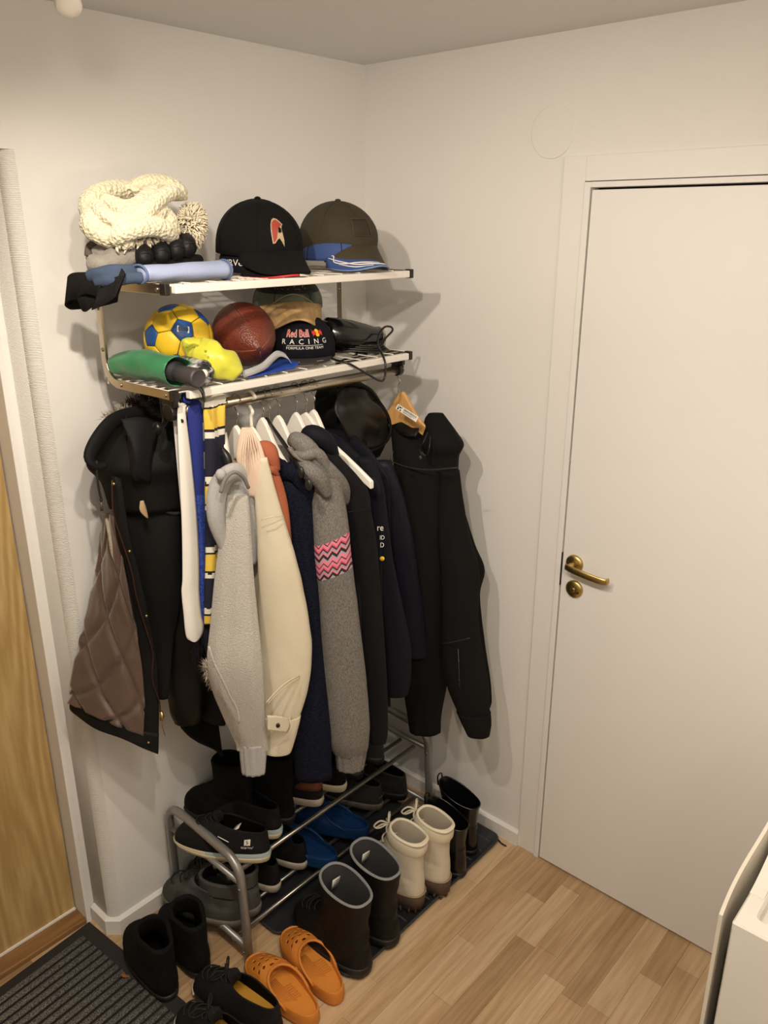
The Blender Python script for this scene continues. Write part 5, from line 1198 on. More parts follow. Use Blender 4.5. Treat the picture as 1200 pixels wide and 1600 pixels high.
part('hood_back', MB().add(*vtube([(-0.19, -0.439, 1.469, 0.02), (-0.19, -0.441, 1.451, 0.032), (-0.19, -0.456, 1.418, 0.046), (-0.19, -0.467, 1.385, 0.058), (-0.19, -0.462, 1.351, 0.05), (-0.19, -0.461, 1.308, 0.049)], .6, 30, 7, .16, 0, 44, True, True)), M_hood, g_, world=True)
part('collar_inner', MB().add(*sheet([[(-0.215, -0.3, 1.43), (-0.225, -0.354, 1.432), (-0.225, -0.408, 1.43)], [(-0.235, -0.325, 1.418), (-0.245, -0.376, 1.417), (-0.24, -0.414, 1.419)], [(-0.24, -0.344, 1.404), (-0.25, -0.385, 1.405), (-0.245, -0.413, 1.409)]], 5, 5)), M_sat, g_, world=True, solid=.003)
part('front_sleeve', MB().add(*vtube([(-0.19, -0.491, 1.314, 0.029), (-0.19, -0.497, 1.23, 0.037), (-0.19, -0.514, 1.118, 0.047), (-0.19, -0.54, 1.019, 0.057), (-0.2, -0.552, 0.89, 0.054), (-0.2, -0.566, 0.768, 0.063), (-0.2, -0.589, 0.669, 0.063), (-0.2, -0.61, 0.6, 0.051), (-0.2, -0.624, 0.554, 0.041), (-0.2, -0.634, 0.514, 0.029)], .6, 30, 7, .12, .03, 46, True, True)), M_hood, g_, world=True)
part('rear_sleeve', MB().add(*vtube([(-0.13, -0.481, 1.172, 0.02), (-0.13, -0.515, 1.08, 0.025), (-0.13, -0.547, 1.008, 0.03), (-0.13, -0.548, 0.925, 0.019), (-0.13, -0.569, 0.783, 0.021), (-0.13, -0.597, 0.662, 0.02), (-0.13, -0.611, 0.596, 0.016), (-0.13, -0.614, 0.568, 0.011)], .6, 24, 7, .12, .03, 47, True, True)), M_hood, g_, world=True)
part('cuff', MB().add(*vtube([(-0.2, -0.614, 0.586, 0.05), (-0.2, -0.626, 0.551, 0.043), (-0.2, -0.635, 0.514, 0.032)], .62, 30, 5, .05, 0, 46, False, False)), M_hood, g_, world=True, solid=.002, off=1)
part('yoke_seam', MB().add(*tube([(-0.272, -0.35, 1.329), (-0.275, -0.416, 1.326), (-0.272, -0.487, 1.333), (-0.262, -0.57, 1.353)], .0018, 6, sub=5)), mat('black_seam', (48,44,42), .6), g_, world=True)
part('drawcord', MB().add(*tube([(-0.265, -0.47, 1.433), (-0.29, -0.477, 1.414), (-0.29, -0.462, 1.39), (-0.285, -0.47, 1.372)], .0018, 6, sub=5)).add(*tube([(-0.265, -0.479, 1.424), (-0.285, -0.493, 1.402), (-0.285, -0.483, 1.375), (-0.29, -0.469, 1.384)], .0018, 6, sub=5)), M_black, g_, world=True)
part('cord_lock', MB().add(*ellipsoid((-0.285, -0.463, 1.366), (.004,.004,.006), 10, 6)).add(*tube([(-0.27, -0.351, 1.359), (-0.275, -0.345, 1.336), (-0.28, -0.343, 1.314)], .0016, 6)), M_greyp, g_, world=True)
zpk = MB()
for p in ((-0.272, -0.605, 0.786), (-0.274, -0.609, 0.727)): zpk.add(*ellipsoid(p, (.002,.002,.003), 8, 5))
zpk.add(*tube([(-0.268, -0.598, 0.821), (-0.272, -0.606, 0.761), (-0.274, -0.612, 0.701)], .0012, 5))
part('pocket_zip', zpk, M_greyp, g_, world=True)
part('elbow_seam', MB().add(*tube([(-0.25, -0.525, 0.803), (-0.268, -0.589, 0.842), (-0.262, -0.633, 0.866)], .0014, 5, sub=4)), bpy.data.materials['black_seam'], g_, world=True)

# ---------------------------------------------------------------- shoe rack
M_tube = mat('grey_silver_enamel', (150,148,144), .35, .55)
M_tubed = mat('chromed_tube', (150,146,138), .3, .9)
rk = thing('shoe_rack', 'silver-grey two-tier tube shoe rack standing against the wall under the coats', 'shoe rack', (-.5,-.2,0))
for x in (-.905, -.10):
    pts = [(x,-.375,.004),(x,-.372,.15),(x,-.366,.27)]
    pts += [(x,-.366+.066*(1-math.cos(a*PI/12)), .285+.070*math.sin(a*PI/12)) for a in range(1,7)]
    pts += [(x,-.20,.362),(x,-.09,.366)]
    pts += [(x,-.09+.055*math.sin(a*PI/12), .312+.054*math.cos(a*PI/12)) for a in range(1,7)]
    pts += [(x,-.034,.20),(x,-.03,.004)]
    fr_ = part('end_frame', MB().add(*tube(pts, .0125, 14)), M_tube, rk, world=True)
    for z in (.272, .052):
        part('side_bar', MB().add(*tube([(x,-.372,z+.012),(x,-.033,z+.012)], .009, 10)), M_tube, rk, world=True)
        part('screw', MB().add(*ellipsoid((x-.013,-.369,z), (.003,.005,.005), 10, 6)), M_tubed, fr_, world=True)
    for y in (-.375, -.03):
        part('foot_cap', MB().add(*lathe([(.0135,0),(.0135,.02),(.0125,.022)], 14)).xf(Matrix.Translation((x,y,.0005))), mat('grey_cap', (120,124,128), .5), fr_, world=True)
for z in (.262, .046):
    for y in (-.304, -.243, -.165, -.080):
        part('shelf_rod', MB().add(*tube([(-.905,y,z),(-.10,y,z)], .0068 if y > -.3 else .0075, 12)), M_tubed, rk, world=True)

# ---------------------------------------------------------------- footwear builder
def outline(x0, x1, W, z0, z1, n=32, p=.78, zp=1.6, side=0, toe=1.0, hk=.80):
    r = []
    L = x1-x0
    for i in range(n):
        th = 2*PI*i/n; c, s_ = math.cos(th), math.sin(th)
        cc = math.copysign(abs(c)**.9, c); u = (1-cc)/2
        t = min(1, max(0, (u-.2)/.45)); t = t*t*(3-2*t)
        k = hk+(1-hk)*t
        if u > .8: k *= 1-(1-toe)*((u-.8)/.2)
        y = W/2*k*math.copysign(abs(s_)**p, s_)+side*.012*(u-.4)
        r.append((x0+L*u, y, z0+(z1-z0)*u**zp))
    return r
def shoe(name, label, cat, heel, toe, spec, mats, group, z=0, yaw=0, tiltx=0, roll=0):
    """heel / toe: points on the ground; spec holds the ring table"""
    d = Vector((toe[0]-heel[0], toe[1]-heel[1], 0)); L = spec.get('L') or d.length
    o = thing(name, label, cat, (heel[0], heel[1], z), 0, group, rot=(roll, tiltx, math.atan2(d.y, d.x)+yaw))
    W = spec['W']; sd = spec.get('side', 0); n = 36
    R = lambda a: outline(a[0]*L, a[1]*L, W*a[2], a[3], a[4], n, a[5] if len(a) > 5 else .78, a[6] if len(a) > 6 else 1.6, sd*(a[1]-.3), spec.get('toe', 1), spec.get('hk', .80))
    sr = [R(a) for a in spec['sole']]
    so = part('sole', MB().add(*loft(sr, True, True, True)), mats['sole'], o)
    if 'mid' in spec:
        ms = MB().add(*loft([R(a) for a in spec['mid']], True, False, False)); ms.m = [0 if ms.v[q_[0]][0] < .52*L else 1 for q_ in ms.f]
        part('midsole', ms, [mats['mid'], mats['sole']], o)
    ur = [R(a) for a in spec['upper']]
    sb = spec.get('sub', 3)
    q = [[None]*n for _ in range((len(ur)-1)*sb+1)]
    for i in range(n):
        for j, p in enumerate(cr([r[i] for r in ur], sb)): q[j][i] = p
    wrk = spec.get('wrinkle', 0)
    if wrk:
        for j in range(len(q)):
            f_ = math.sin(PI*j/(len(q)-1))
            for i in range(n):
                p = Vector(q[j][i]); nz = noise.noise(Vector((p.x*22, p.y*22, p.z*42))+Vector((spec.get('seed',0)*3.3,0,0)))
                c_ = Vector((p.x*.9+.02, 0, p.z)); q[j][i] = tuple(p+(p-c_).normalized()*nz*wrk*f_)
    up = part('upper', MB().add(*loft(q, True, False, False)), mats['upper'], o)
    # collar rim and lining
    top = q[-1]; th = spec.get('th', .005)
    cx = sum(p[0] for p in top)/n
    def inset(r, k, dz):
        c = Vector((sum(p[0] for p in r)/n, sum(p[1] for p in r)/n, 0)); out = []
        for p in r:
            v = Vector((p[0]-c.x, p[1]-c.y, 0)); l = max(.001, v.length)
            out.append((c.x+v.x*(l-k)/l, c.y+v.y*(l-k)/l, p[2]+dz))
        return out
    rim = [top, inset(top, th*.3, th*.55), inset(top, th*.8, th*.55), inset(top, th*1.1, 0)]
    part('collar', MB().add(*loft(rim, True, False, False)), mats.get('collar', mats['upper']), o)
    zi = spec.get('insole', .03)
    lin_ = [rim[-1]]
    K = 5
    base = outline(spec['upper'][-1][0]*L+.004, min(.95, spec['upper'][-1][1]+.38)*L, W*.74, zi, zi, n, .78, 1, sd*.3)
    for j in range(len(q)-3, 0, -2):
        if min(p[2] for p in q[j]) < zi+.004: break
        lin_.append(inset(q[j], th*1.25, 0))
    base = inset(q[1], th*1.3, 0); base = [(p[0], p[1], zi) for p in base]
    lin_.append(base)
    part('lining', MB().add(*loft(lin_, True, False, False)), mats['lining'], o)
    part('insole', MB().add(*loft([base, base], True, False, True)), mats.get('insole', mats['lining']), o)
    # laces across the instep
    if spec.get('laces'):
        n2 = n//2
        a0, a1 = spec.get('lr', (.45, .95)); nl = spec['laces']
        for k in range(nl):
            fz = a0+(a1-a0)*k/max(1, nl-1); j = min(len(q)-1, int(fz*(len(q)-1)))
            w_ = spec.get('lw', 3); pts = []
            for i in range(n2-w_, n2+w_+1):
                p = Vector(q[j][i % n]); b = math.cos((i-n2)/w_*PI/2)
                pts.append(tuple(p+Vector((.0035+.003*b, 0, .003+.002*b))))
            part('lace', MB().add(*tube(pts, spec.get('lt', .0022), 6, sub=2)), mats['lace'], o)
        if spec.get('bow'):
            j = min(len(q)-1, int(a1*(len(q)-1))); c_ = Vector(q[j][n2])+Vector((.008,0,.006))
            b = MB()
            for s_ in (-1, 1):
                b.add(*tube([tuple(c_), tuple(c_+Vector((.016,s_*.020,.014))), tuple(c_+Vector((.026,s_*.038,.002))), tuple(c_+Vector((.018,s_*.026,-.010))), tuple(c_)], spec.get('lt', .0022), 6, sub=4))
                b.add(*tube([tuple(c_), tuple(c_+Vector((.016,s_*.012,-.004))), tuple(c_+Vector((.03,s_*.028,-.016)))], spec.get('lt', .0022), 6, sub=4))
            part('lace_bow', b, mats['lace'], o)
    if spec.get('tongue'):
        n2 = n//2; w_ = spec.get('lw', 3); hh = spec['tongue']
        tp = [Vector(q[-1][i % n]) for i in range(n2-w_, n2+w_+1)]
        rows = [[tuple(p+Vector((-.006,0,-.02))) for p in tp], [tuple(p+Vector((-.004,0,.004))) for p in tp], [tuple(p+Vector((.006,0,hh*(1-.3*abs(i-w_)/w_)))) for i, p in enumerate(tp)]]
        part('tongue', MB().add(*sheet(rows, 2, 4)), mats.get('tongue', mats['upper']), o, solid=.005, off=0)
    if spec.get('tab'):
        p = Vector(q[-1][0])
        part('heel_tab', MB().add(*tube([tuple(p+Vector((-.002,-.008,-.022))), tuple(p+Vector((-.006,-.007,.010))), tuple(p+Vector((-.006,.007,.010))), tuple(p+Vector((-.002,.008,-.022)))], .0028, 6, sub=4, flat=.5)), mats.get('tab', mats['upper']), o)
    return o, q, L
def low(W=.100, h=.06, sole=.03, **k):
    s_ = dict(W=W, sole=[(.05,.93,.80,0,.012),(.01,.985,.98,.004,.018),(0,1,1.02,sole*.7,sole*.75),(.005,.995,1.0,sole,sole)],
      upper=[(.01,.985,.97,sole-.002,sole-.002),(.012,.978,.98,sole+.012,sole+.014),(.015,.955,.95,sole+.024,sole+.028),(.02,.90,.88,sole+.034,sole+.043),(.02,.82,.80,sole+.042,sole+.056),(.022,.72,.72,sole+.050,sole+.066),(.025,.62,.66,sole+h*.92,sole+.078),(.03,.54,.62,sole+h,sole+.085)], insole=sole+.012, laces=5, lr=(.55,.97), tongue=.018, bow=True)
    s_.update(k); return s_
def boot(W=.105, H=.16, sole=.03, topx=.50, **k):
    s_ = dict(W=W, sole=[(.04,.95,.82,0,.006),(.01,.99,1.0,.003,.010),(0,1,1.03,sole*.7,sole*.75),(.01,.99,1.0,sole,sole)],
      upper=[(.012,.985,.97,sole-.002,sole-.002),(.012,.98,.98,sole+.014,sole+.014),(.014,.955,.95,sole+.028,sole+.030),(.018,.90,.89,sole+.040,sole+.046),(.022,.80,.83,sole+.052,sole+.062),(.028,.68,.78,sole+.066,sole+.080),(.03,.58,.76,sole+.085,sole+.100),(.028,.52,.76,sole+H*.6,sole+H*.68),(.022,topx,.78,sole+H*.82,sole+H*.86),(.015,topx,.80,sole+H,sole+H*.99)], insole=sole+.012, laces=6, lr=(.48,.9))
    s_.update(k); return s_
F_blk = mat('black_suede', (13,12,12), .9, spec=.2, var=.2, vscale=30, bump=.2, bscale=300)
F_blk2 = mat('black_mesh', (17,16,17), .8, spec=.3, bump=.4, bscale=420)
F_lth = mat('black_boot_leather', (13,12,12), .62, spec=.3, var=.25, vscale=25, bump=.2, bscale=120)
F_rub = mat('black_rubber', (18,17,17), .6, bump=.2, bscale=80)
F_lin = mat('dark_lining', (15,14,14), .95, spec=.1)
F_glin = mat('grey_felt_lining', (54,53,54), .95, bump=.3, bscale=300)
F_pip = mat('grey_piping', (128,128,128), .7)
F_wsole = mat('off_white_foam', (214,202,172), .7, var=.1, vscale=30)
F_bsole = mat('pale_blue_foam', (168,184,186), .7)
F_lace = mat('black_lace', (20,19,19), .85)
F_white = mat('white_sole', (196,184,168), .7, var=.1, vscale=30)
F_grey = mat('worn_grey_leather', (74,74,70), .75, col2=(50,50,48), vscale=18, bump=.3, bscale=120)
F_gsole = mat('worn_grey_sole', (112,104,90), .8, var=.3, vscale=30)
F_must = mat('mustard_insole', (196,142,44), .85)
G_floor = 'shoes on the floor by the rack'; G_rack = 'shoes on the shoe rack'; G_tray = 'boots on the boot tray'
mk = lambda u, s_, l=F_lin, **k: dict(upper=u, sole=s_, lining=l, lace=k.pop('lace', F_lace), **k)

# --- on the floor
slip = boot(W=.112, H=.105, sole=.024, topx=.50, laces=2, lr=(.62,.72), th=.012, lw=2, sub=3)
slip['upper'] = [(.02,.975,.98,.022,.022),(.0,.985,1.05,.038,.040),(.0,.965,1.04,.055,.062),(.004,.91,.98,.068,.080),(.01,.80,.92,.082,.094),(.018,.68,.88,.096,.106),(.02,.58,.86,.112,.120),(.018,.55,.86,.148,.150),(.018,.545,.86,.172,.174)]
shoe('slipper_boot', 'black suede slipper boot nearer the doormat, left one of its pair', 'boot', (-1.118,-.312), (-1.068,-.048), slip, mk(F_blk, F_rub), G_floor)
shoe('slipper_boot', 'black suede slipper boot behind the other one, beside the rack leg', 'boot', (-1.018,-.318), (-.962,-.062), slip, mk(F_blk, F_rub), G_floor)
trail = low(W=.104, L=.285, h=.062)
shoe('black_sneaker', 'black lace-up sneaker with a mustard insole beside the orange clogs', 'shoe', (-.985,-.600), (-1.045,-.325), trail, mk(F_blk2, F_rub, insole=F_must, mid=F_white), G_floor)
shoe('black_sneaker', 'black lace-up sneaker cut off by the bottom edge of the photo', 'shoe', (-1.10,-.655), (-1.135,-.372), trail, mk(F_blk2, F_rub, insole=F_must), G_floor)
for o in [x for x in COL.objects if x.name.startswith('black_sneaker')]:
    st = part('toe_strip', MB().add(*tube([(.262,-.034,.022),(.280,-.020,.021),(.2875,0,.021),(.280,.020,.021),(.262,.036,.022)], .0045, 8, sub=5, flat=.6)), F_white, o, label='white strip round the toe')

# orange clogs with vent holes
F_or = mat('orange_clog_foam', (204,126,50), .5, var=.06, vscale=20, spec=.35)
F_or2 = mat('orange_footbed', (212,136,56), .55, spec=.3)
def clog(name, label, heel, toe, side, mats, group, z=0, roll=0, holes=True, pitch=0):
    d = Vector((toe[0]-heel[0], toe[1]-heel[1], 0)); L = .272; W = .108
    o = thing(name, label, 'clog', (heel[0], heel[1], z), 0, group, rot=(roll, pitch, math.atan2(d.y, d.x)))
    n = 48
    R = lambda x0, x1, w, z0, z1, zp=1.6: outline(x0*L, x1*L, W*w, z0, z1, n, .80, zp, side)
    sr = [R(.04,.95,.86,0,.010), R(.005,.99,1.0,.006,.016), R(0,1,1.03,.016,.024), R(.004,.996,1.01,.020,.028), R(0,1,1.03,.024,.031), R(.008,.99,1.0,.036,.036)]
    part('sole', MB().add(*loft(sr, True, True, False)), mats[0], o)
    # heel rim
    rim = [R(.008,.99,1.0,.036,.036), R(.014,.98,.985,.046,.046), R(.026,.97,.95,.048,.046), R(.034,.96,.92,.040,.040), R(.045,.95,.88,.030,.032)]
    part('rim', MB().add(*loft(rim, True, False, False)), mats[0], o)
    part('footbed', MB().add(*loft([R(.04,.95,.90,.031,.032), R(.3,.7,.3,.029,.031)], True, False, True)), mats[1], o)
    rg = MB()
    for k in range(7):
        x = (.30+.028*k)*L; rg.add(*tube([(x,-.026+side*.004,.0325),(x+.004,-.004,.0322)], .0014, 5))
        y = -.004+.005*k; rg.add(*tube([(.28*L+.004*k,y,.0322),(.62*L,y+.003,.0322)], .0012, 5))
    part('footbed_ridges', rg, mats[1], o)
    # vamp: arched shell over the front, its rear edge an open U; square cells left out become round holes
    NU, NV = 36, 27; P_ = []
    for j in range(NV):
        v = j/(NV-1)                       # 0 at toe, 1 at the opening edge
        row = []
        for i in range(NU):
            u = -1+2*i/(NU-1)              # across
            a = u*PI/2
            xe = .60-.34*abs(u)**2.0       # opening edge sweeps back along the sides
            x = .985-(.985-xe)*v**.82*(1-.0*abs(u))
            # half width of the outline at this x
            uu = x; t = min(1, max(0, (uu-.2)/.45)); k = .80+.20*t*t*(3-2*t)
            cc = 1-2*min(.999, max(.001, uu/.995)); th = math.acos(max(-1, min(1, math.copysign(abs(cc)**(1/.9), cc))))
            hw = W/2*k*abs(math.sin(th))**.80*1.0
            hgt = .036+.046*(min(1, v*1.5))**.6*(1-.10*max(0, v-.6))
            zz = .034+(hgt-.034)*math.cos(a)**.62 if abs(u) < 1 else .034
            row.append((x*L, hw*math.copysign(abs(math.sin(a))**.9, a)+side*.012*(x-.4), zz))
        P_.append(row)
    hole = set()
    if holes:
        for j, cols in ((6,(12,20)),(9,(8,16,24)),(12,(12,20)),(15,(8,16,24)),(18,(12,20)),(21,(16,))):
            for i in cols: hole.update([(j+a, i+b) for a in (0, 1) for b in (0, 1)])
    b = MB(); b.v = [p for r in P_ for p in r]
    for j in range(NV-1):
        for i in range(NU-1):
            if (j, i) in hole: continue
            b.f.append((j*NU+i, j*NU+i+1, (j+1)*NU+i+1, (j+1)*NU+i)); b.m.append(0)
    part('vamp', b, mats[0], o, solid=.003, off=-1, sub=1)
    edge = P_[-1]
    part('opening_lip', MB().add(*tube([tuple(Vector(p)+Vector((0,0,.0005))) for p in edge], .0042, 8)), mats[0], o)
    part('strap_rivet', MB().add(*ellipsoid((edge[5][0]+.012, edge[5][1]-.001, edge[5][2]+.006), (.005,.003,.005), 12, 8)), mats[0], o)
    return o
clog('orange_clog', 'orange foam clog with vent holes nearer the camera, left of the pair', (-.916,-.652), (-.900,-.385), 1, (F_or, F_or2), G_floor)
clog('orange_clog', 'orange foam clog with vent holes beside the black boots, right of the pair', (-.820,-.655), (-.786,-.388), -1, (F_or, F_or2), G_floor)

# --- boot tray with boots
F_tray = mat('anthracite_plastic', (46,47,51), .55, bump=.1, bscale=80)
ty = thing('boot_tray', 'dark grey plastic boot tray in front of the shoe rack', 'tray', (-.40,-.52,0))
def rrect(x0, x1, y0, y1, r, z):
    out = []
    for cx_, cy_, a0 in ((x1-r,y1-r,0),(x0+r,y1-r,PI/2),(x0+r,y0+r,PI),(x1-r,y0+r,3*PI/2)):
        for k in range(7): a = a0+k*PI/12; out.append((cx_+r*math.cos(a), cy_+r*math.sin(a), z))
    return out
part('base', MB().add(*loft([rrect(-.755,-.035,-.625,-.395,.03,.001), rrect(-.762,-.028,-.632,-.388,.034,.018), rrect(-.764,-.026,-.634,-.386,.035,.020), rrect(-.758,-.032,-.628,-.392,.03,.020), rrect(-.748,-.042,-.618,-.402,.026,.006)], True, True, True)), F_tray, ty, world=True)
rb_ = MB()
for k in range(13): x = -.72+.055*k; rb_.add(*tube([(x,-.61,.006),(x,-.41,.006)], .003, 6))
part('ribs', rb_, F_tray, ty, world=True)
t2 = thing('boot_tray', 'second dark grey tray lying on the floor under the shoe rack', 'tray', (-.45,-.21,0))
part('base', MB().add(*loft([rrect(-.790,-.130,-.370,-.060,.03,.001), rrect(-.796,-.124,-.376,-.054,.034,.016), rrect(-.798,-.122,-.378,-.052,.035,.018), rrect(-.792,-.128,-.372,-.058,.03,.018), rrect(-.784,-.136,-.364,-.066,.026,.006)], True, True, True)), F_tray, t2, world=True)
winter = boot(hk=.94, W=.122, H=.185, sole=.034, topx=.50, laces=4, lr=(.42,.62), th=.008, wrinkle=.007, seed=1)
winter['upper'][-3:] = [(.046,.57,.78,.140,.155),(.030,.54,.80,.200,.212),(.0,.56,.90,.255,.272)]
mw = mk(F_lth, F_rub, F_glin, collar=F_pip)
def care(o, H, L, z0):
    part('care_label', MB().add(*sheet([[(.43*L,-.020,z0),(.435*L,.006,z0)],[(.455*L,-.020,z0-.04),(.46*L,.006,z0-.04)]], 2, 2)), M_print, o, solid=.0006, label='white textile care label')
    tl = MB()
    for k in range(5):
        t = .15+.15*k
        p = Vector((.43*L+.025*L*t-.0012, -.017, z0-.04*t)); tl.add(*tube([tuple(p), tuple(p+Vector((.002,.018,0)))], .0007, 4))
    part('care_label_print', tl, M_greyp, o)
for nm, h_, t_ in (('black winter boot with grey piping and a white label inside, next to the orange clogs', (-.716,-.655), (-.700,-.365)), ('black winter boot with grey lining between its twin and the white boots', (-.592,-.650), (-.570,-.360))):
    o, q, L = shoe('winter_boot', nm, 'boot', h_, t_, dict(winter, L=.305), mw, G_tray, z=.008)
    care(o, .2, L, .250)
F_cream = mat('off_white_nubuck', (206,196,174), .85, var=.08, vscale=14, bump=.15, bscale=260)
F_creamc = mat('cream_padded_collar', (222,212,188), .7, bump=.1, bscale=100)
F_clin = mat('beige_lining', (186,176,156), .9)
F_brsole = mat('brown_lug_rubber', (84,66,54), .65, var=.15, vscale=30)
F_clace = mat('cream_lace', (214,204,180), .85)
wb = boot(hk=.95, W=.104, H=.16, sole=.066, topx=.49, laces=7, lr=(.40,.93), th=.008, wrinkle=.003, seed=4, bow=True, lt=.0028, lw=4)
wb['upper'][-3:] = [(.035,.56,.80,.185,.192),(.005,.49,.80,.232,.238),(-.025,.46,.84,.258,.270)]
wb['sole'] = [(.04,.95,.84,.012,.016),(.012,.99,.99,.014,.020),(0,1,1.03,.046,.050),(.01,.99,1.0,.066,.066)]
for nm, h_, t_ in (('off-white lace-up boot with brown lug sole beside the black winter boots', (-.440,-.625), (-.452,-.370)), ('off-white lace-up boot with brown lug sole beside the black rubber boots', (-.345,-.648), (-.345,-.392))):
    o, q, L = shoe('lace_up_boot', nm, 'boot', h_, t_, dict(wb, L=.262), mk(F_cream, F_brsole, F_clin, lace=F_clace, collar=F_creamc), G_tray, z=.007)
    lg = MB()
    r_ = outline(.004*L, .996*L, .104*1.02, .006, .010, 40, .78, 1.6, 0, 1, .95)
    for k in range(0, 40, 2):
        p = Vector(r_[k]); lg.add(*box(L/2+(p.x-L/2)*.93-.0045, L/2+(p.x-L/2)*.93+.0045, p.y*.90-.0045, p.y*.90+.0045, .0, .022))
    part('lugs', lg, F_brsole, o, stuff=True)
    pr_ = [Vector(p) for p in outline(.003*L, .480*L, .104*.80, .238, .243, 36, .78, 1, 0, 1, .95)]
    rg = [[tuple(Vector((c.x, c.y, 0))*1.0+Vector((0,0,z))) for c in [Vector((sum(v.x for v in pr_)/36+(v.x-sum(v.x for v in pr_)/36)*k, v.y*k, 0)) for v in pr_]] for k, z in ((.97,.212),(1.04,.220),(1.07,.238),(1.05,.258),(.98,.266))]
    part('padded_collar', MB().add(*loft(rg, True)), F_creamc, o)
    part('welt', MB().add(*tube(outline(0, L, .105, .066, .066, 36, .78, 1, 0, 1, .95), .0022, 6, loop=True)), mat('welt_tan', (150,130,100), .7), o)
F_gum = mat('black_gloss_rubber', (10,10,11), .22, spec=.5)
wel = boot(hk=.92, W=.094, H=.19, sole=.022, topx=.50, laces=0, th=.004)
wel['upper'][-3:] = [(.04,.50,.74,.115,.125),(.02,.53,.84,.165,.180),(.0,.58,.92,.190,.228)]
for nm, h_, t_ in (('black rubber boot against the white boots on the tray', (-.245,-.640), (-.255,-.375)), ('black rubber boot at the right end of the tray', (-.140,-.610), (-.150,-.345))):
    o, q, L = shoe('rubber_boot', nm, 'boot', h_, t_, dict(wel, L=.265), mk(F_gum, F_rub, F_gum), G_tray, z=.007)
    tl = Vector(q[-1][18])
    part('pull_loop', MB().add(*tube([tuple(tl+Vector((.001,-.012,-.02))), tuple(tl+Vector((.004,-.010,.012))), tuple(tl+Vector((.004,.010,.012))), tuple(tl+Vector((.001,.012,-.02)))], .003, 6, sub=4, flat=.5)), F_gum, o)
cbl = tag(part('power_cord', MB().add(*tube([(-.028,-.590,.004),(-0.032, -0.62, 0.003),(-0.039, -0.64, 0.003),(-0.039, -0.658, 0.003)], .0028, 7, sub=5)), M_black), 'short black cord end lying on the floor at the right corner of the tray', 'cord')

# --- upper tier of the rack
ZT = .2705
run = low(W=.100, L=.290, h=.064, sole=.036, laces=5, bow=False)
run['sole'] = [(.05,.93,.80,0,.020),(.01,.985,.98,.004,.026),(0,1,1.03,.018,.034),(.0,1,1.02,.022,.036)]
run['mid'] = [(0,1,1.02,.0215,.0355),(-.006,1.0,1.04,.028,.040),(.004,.996,1.0,.037,.042)]
mr = mk(F_blk2, F_wsole, mid=F_bsole)
o, q, L = shoe('running_shoe', 'black running shoe with cream sole and white heel logo, left end of upper tier', 'shoe', (-0.784, -0.346, 0.272)[:2], (-0.923, -0.108, 0.282)[:2], run, mr, G_rack, z=ZT)
tx = MB()
def heelside(p):   # printed on the outer side of the heel
    x = .062-p[0]; y = .0495
    return (x, .0475+.0012*0, .078+p[1])
def side_fn(x0, z0):
    def fn(p):
        x = x0+p[0]*-1; best = None
        # outer side surface: interpolate from the ring at this height
        z = z0+p[1]
        for j in range(len(q)-1):
            for i in range(len(q[0])//2):
                a, b = q[j][i], q[j+1][i]
                if min(a[2], b[2])-1e-4 <= z <= max(a[2], b[2])+1e-4:
                    e = abs(a[0]-x)
                    if best is None or e < best[0]: best = (e, a[1]+(b[1]-a[1])*(0 if b[2] == a[2] else (z-a[2])/(b[2]-a[2])))
        return (x, (best[1] if best else .045)+.0012, z)
    return fn
try:
    tx = MB()
    f_ = side_fn(.056, .075)
    sqo = [(-.0085,-.0085),(.0085,-.0085),(.0085,.0085),(-.0085,.0085)]
    f2 = lambda p: (lambda a: (a[0], -a[1], a[2]))(f_(p))
    tx.add([tuple(f_(p)) for p in sqo], [(0,1,2,3)], 0)
    text_on(tx, 'S', .016, lambda p: tuple(Vector(f_(p))+Vector((0,.0012,0))), 1)
    f_ = side_fn(.056, .060)
    text_on(tx, 'salomon', .0105, f_, 0)
    part('lettering', tx, [M_print, F_blk2], o, smooth=False)
except Exception as e:
    print('lettering', e)
part('care_label', MB().add(*sheet([[(.30*L,-.012,.103),(.30*L,.012,.103)],[(.37*L,-.012,.088),(.37*L,.012,.088)]], 2, 2)), M_print, o, solid=.0006, label='white woven label on the tongue')
part('flash', MB().add(*tube([(.36*L,.044,.080),(.42*L,.044,.088),(.47*L,.0425,.093)], .0013, 6)), M_print, o, label='thin white line on the side')
shoe('running_shoe', 'second black running shoe with pale blue midsole, behind the first', 'shoe', (-0.706, -0.303, 0.272)[:2], (-0.788, -0.038, 0.282)[:2], run, mr, G_rack, z=ZT)
tall = boot(W=.10, H=.20, sole=.025, topx=.50, laces=0, wrinkle=.005, th=.008)
tall['upper'][-3:] = [(.03,.52,.80,.125,.135),(.02,.50,.86,.175,.180),(.02,.51,.88,.225,.220)]
shoe('tall_boot', 'soft black tall boot behind the running shoes on the upper tier', 'boot', (-.735,-.215), (-.79,-.04), dict(tall, L=.25), mk(F_blk, F_rub), G_rack, z=ZT)
shoe('tall_boot', 'soft black tall boot directly under the light grey sleeve cuff', 'boot', (-.640,-.285), (-.69,-.06), dict(tall, L=.25), mk(F_blk, F_rub), G_rack, z=ZT)
brn = low(W=.10, L=.28, h=.066, laces=4, bow=False)
o, q, L = shoe('casual_shoe', 'black shoe with a brown heel patch and white sole under the navy fleece', 'shoe', (-0.528, -0.294, 0.272)[:2], (-.600,-.045), brn, mk(F_blk2, F_white), G_rack, z=ZT)
part('heel_patch', MB().add(*loft([[tuple(Vector(q[j][i % 36])+(Vector(q[j][i % 36])-Vector((.10,0,q[j][i % 36][2]))).normalized()*.0016) for i in range(-7, 8)] for j in (8, 12, 16, 20)], False)), mat('brown_leather', (104,58,36), .6), o, solid=.0012, off=0, label='brown leather heel patch')
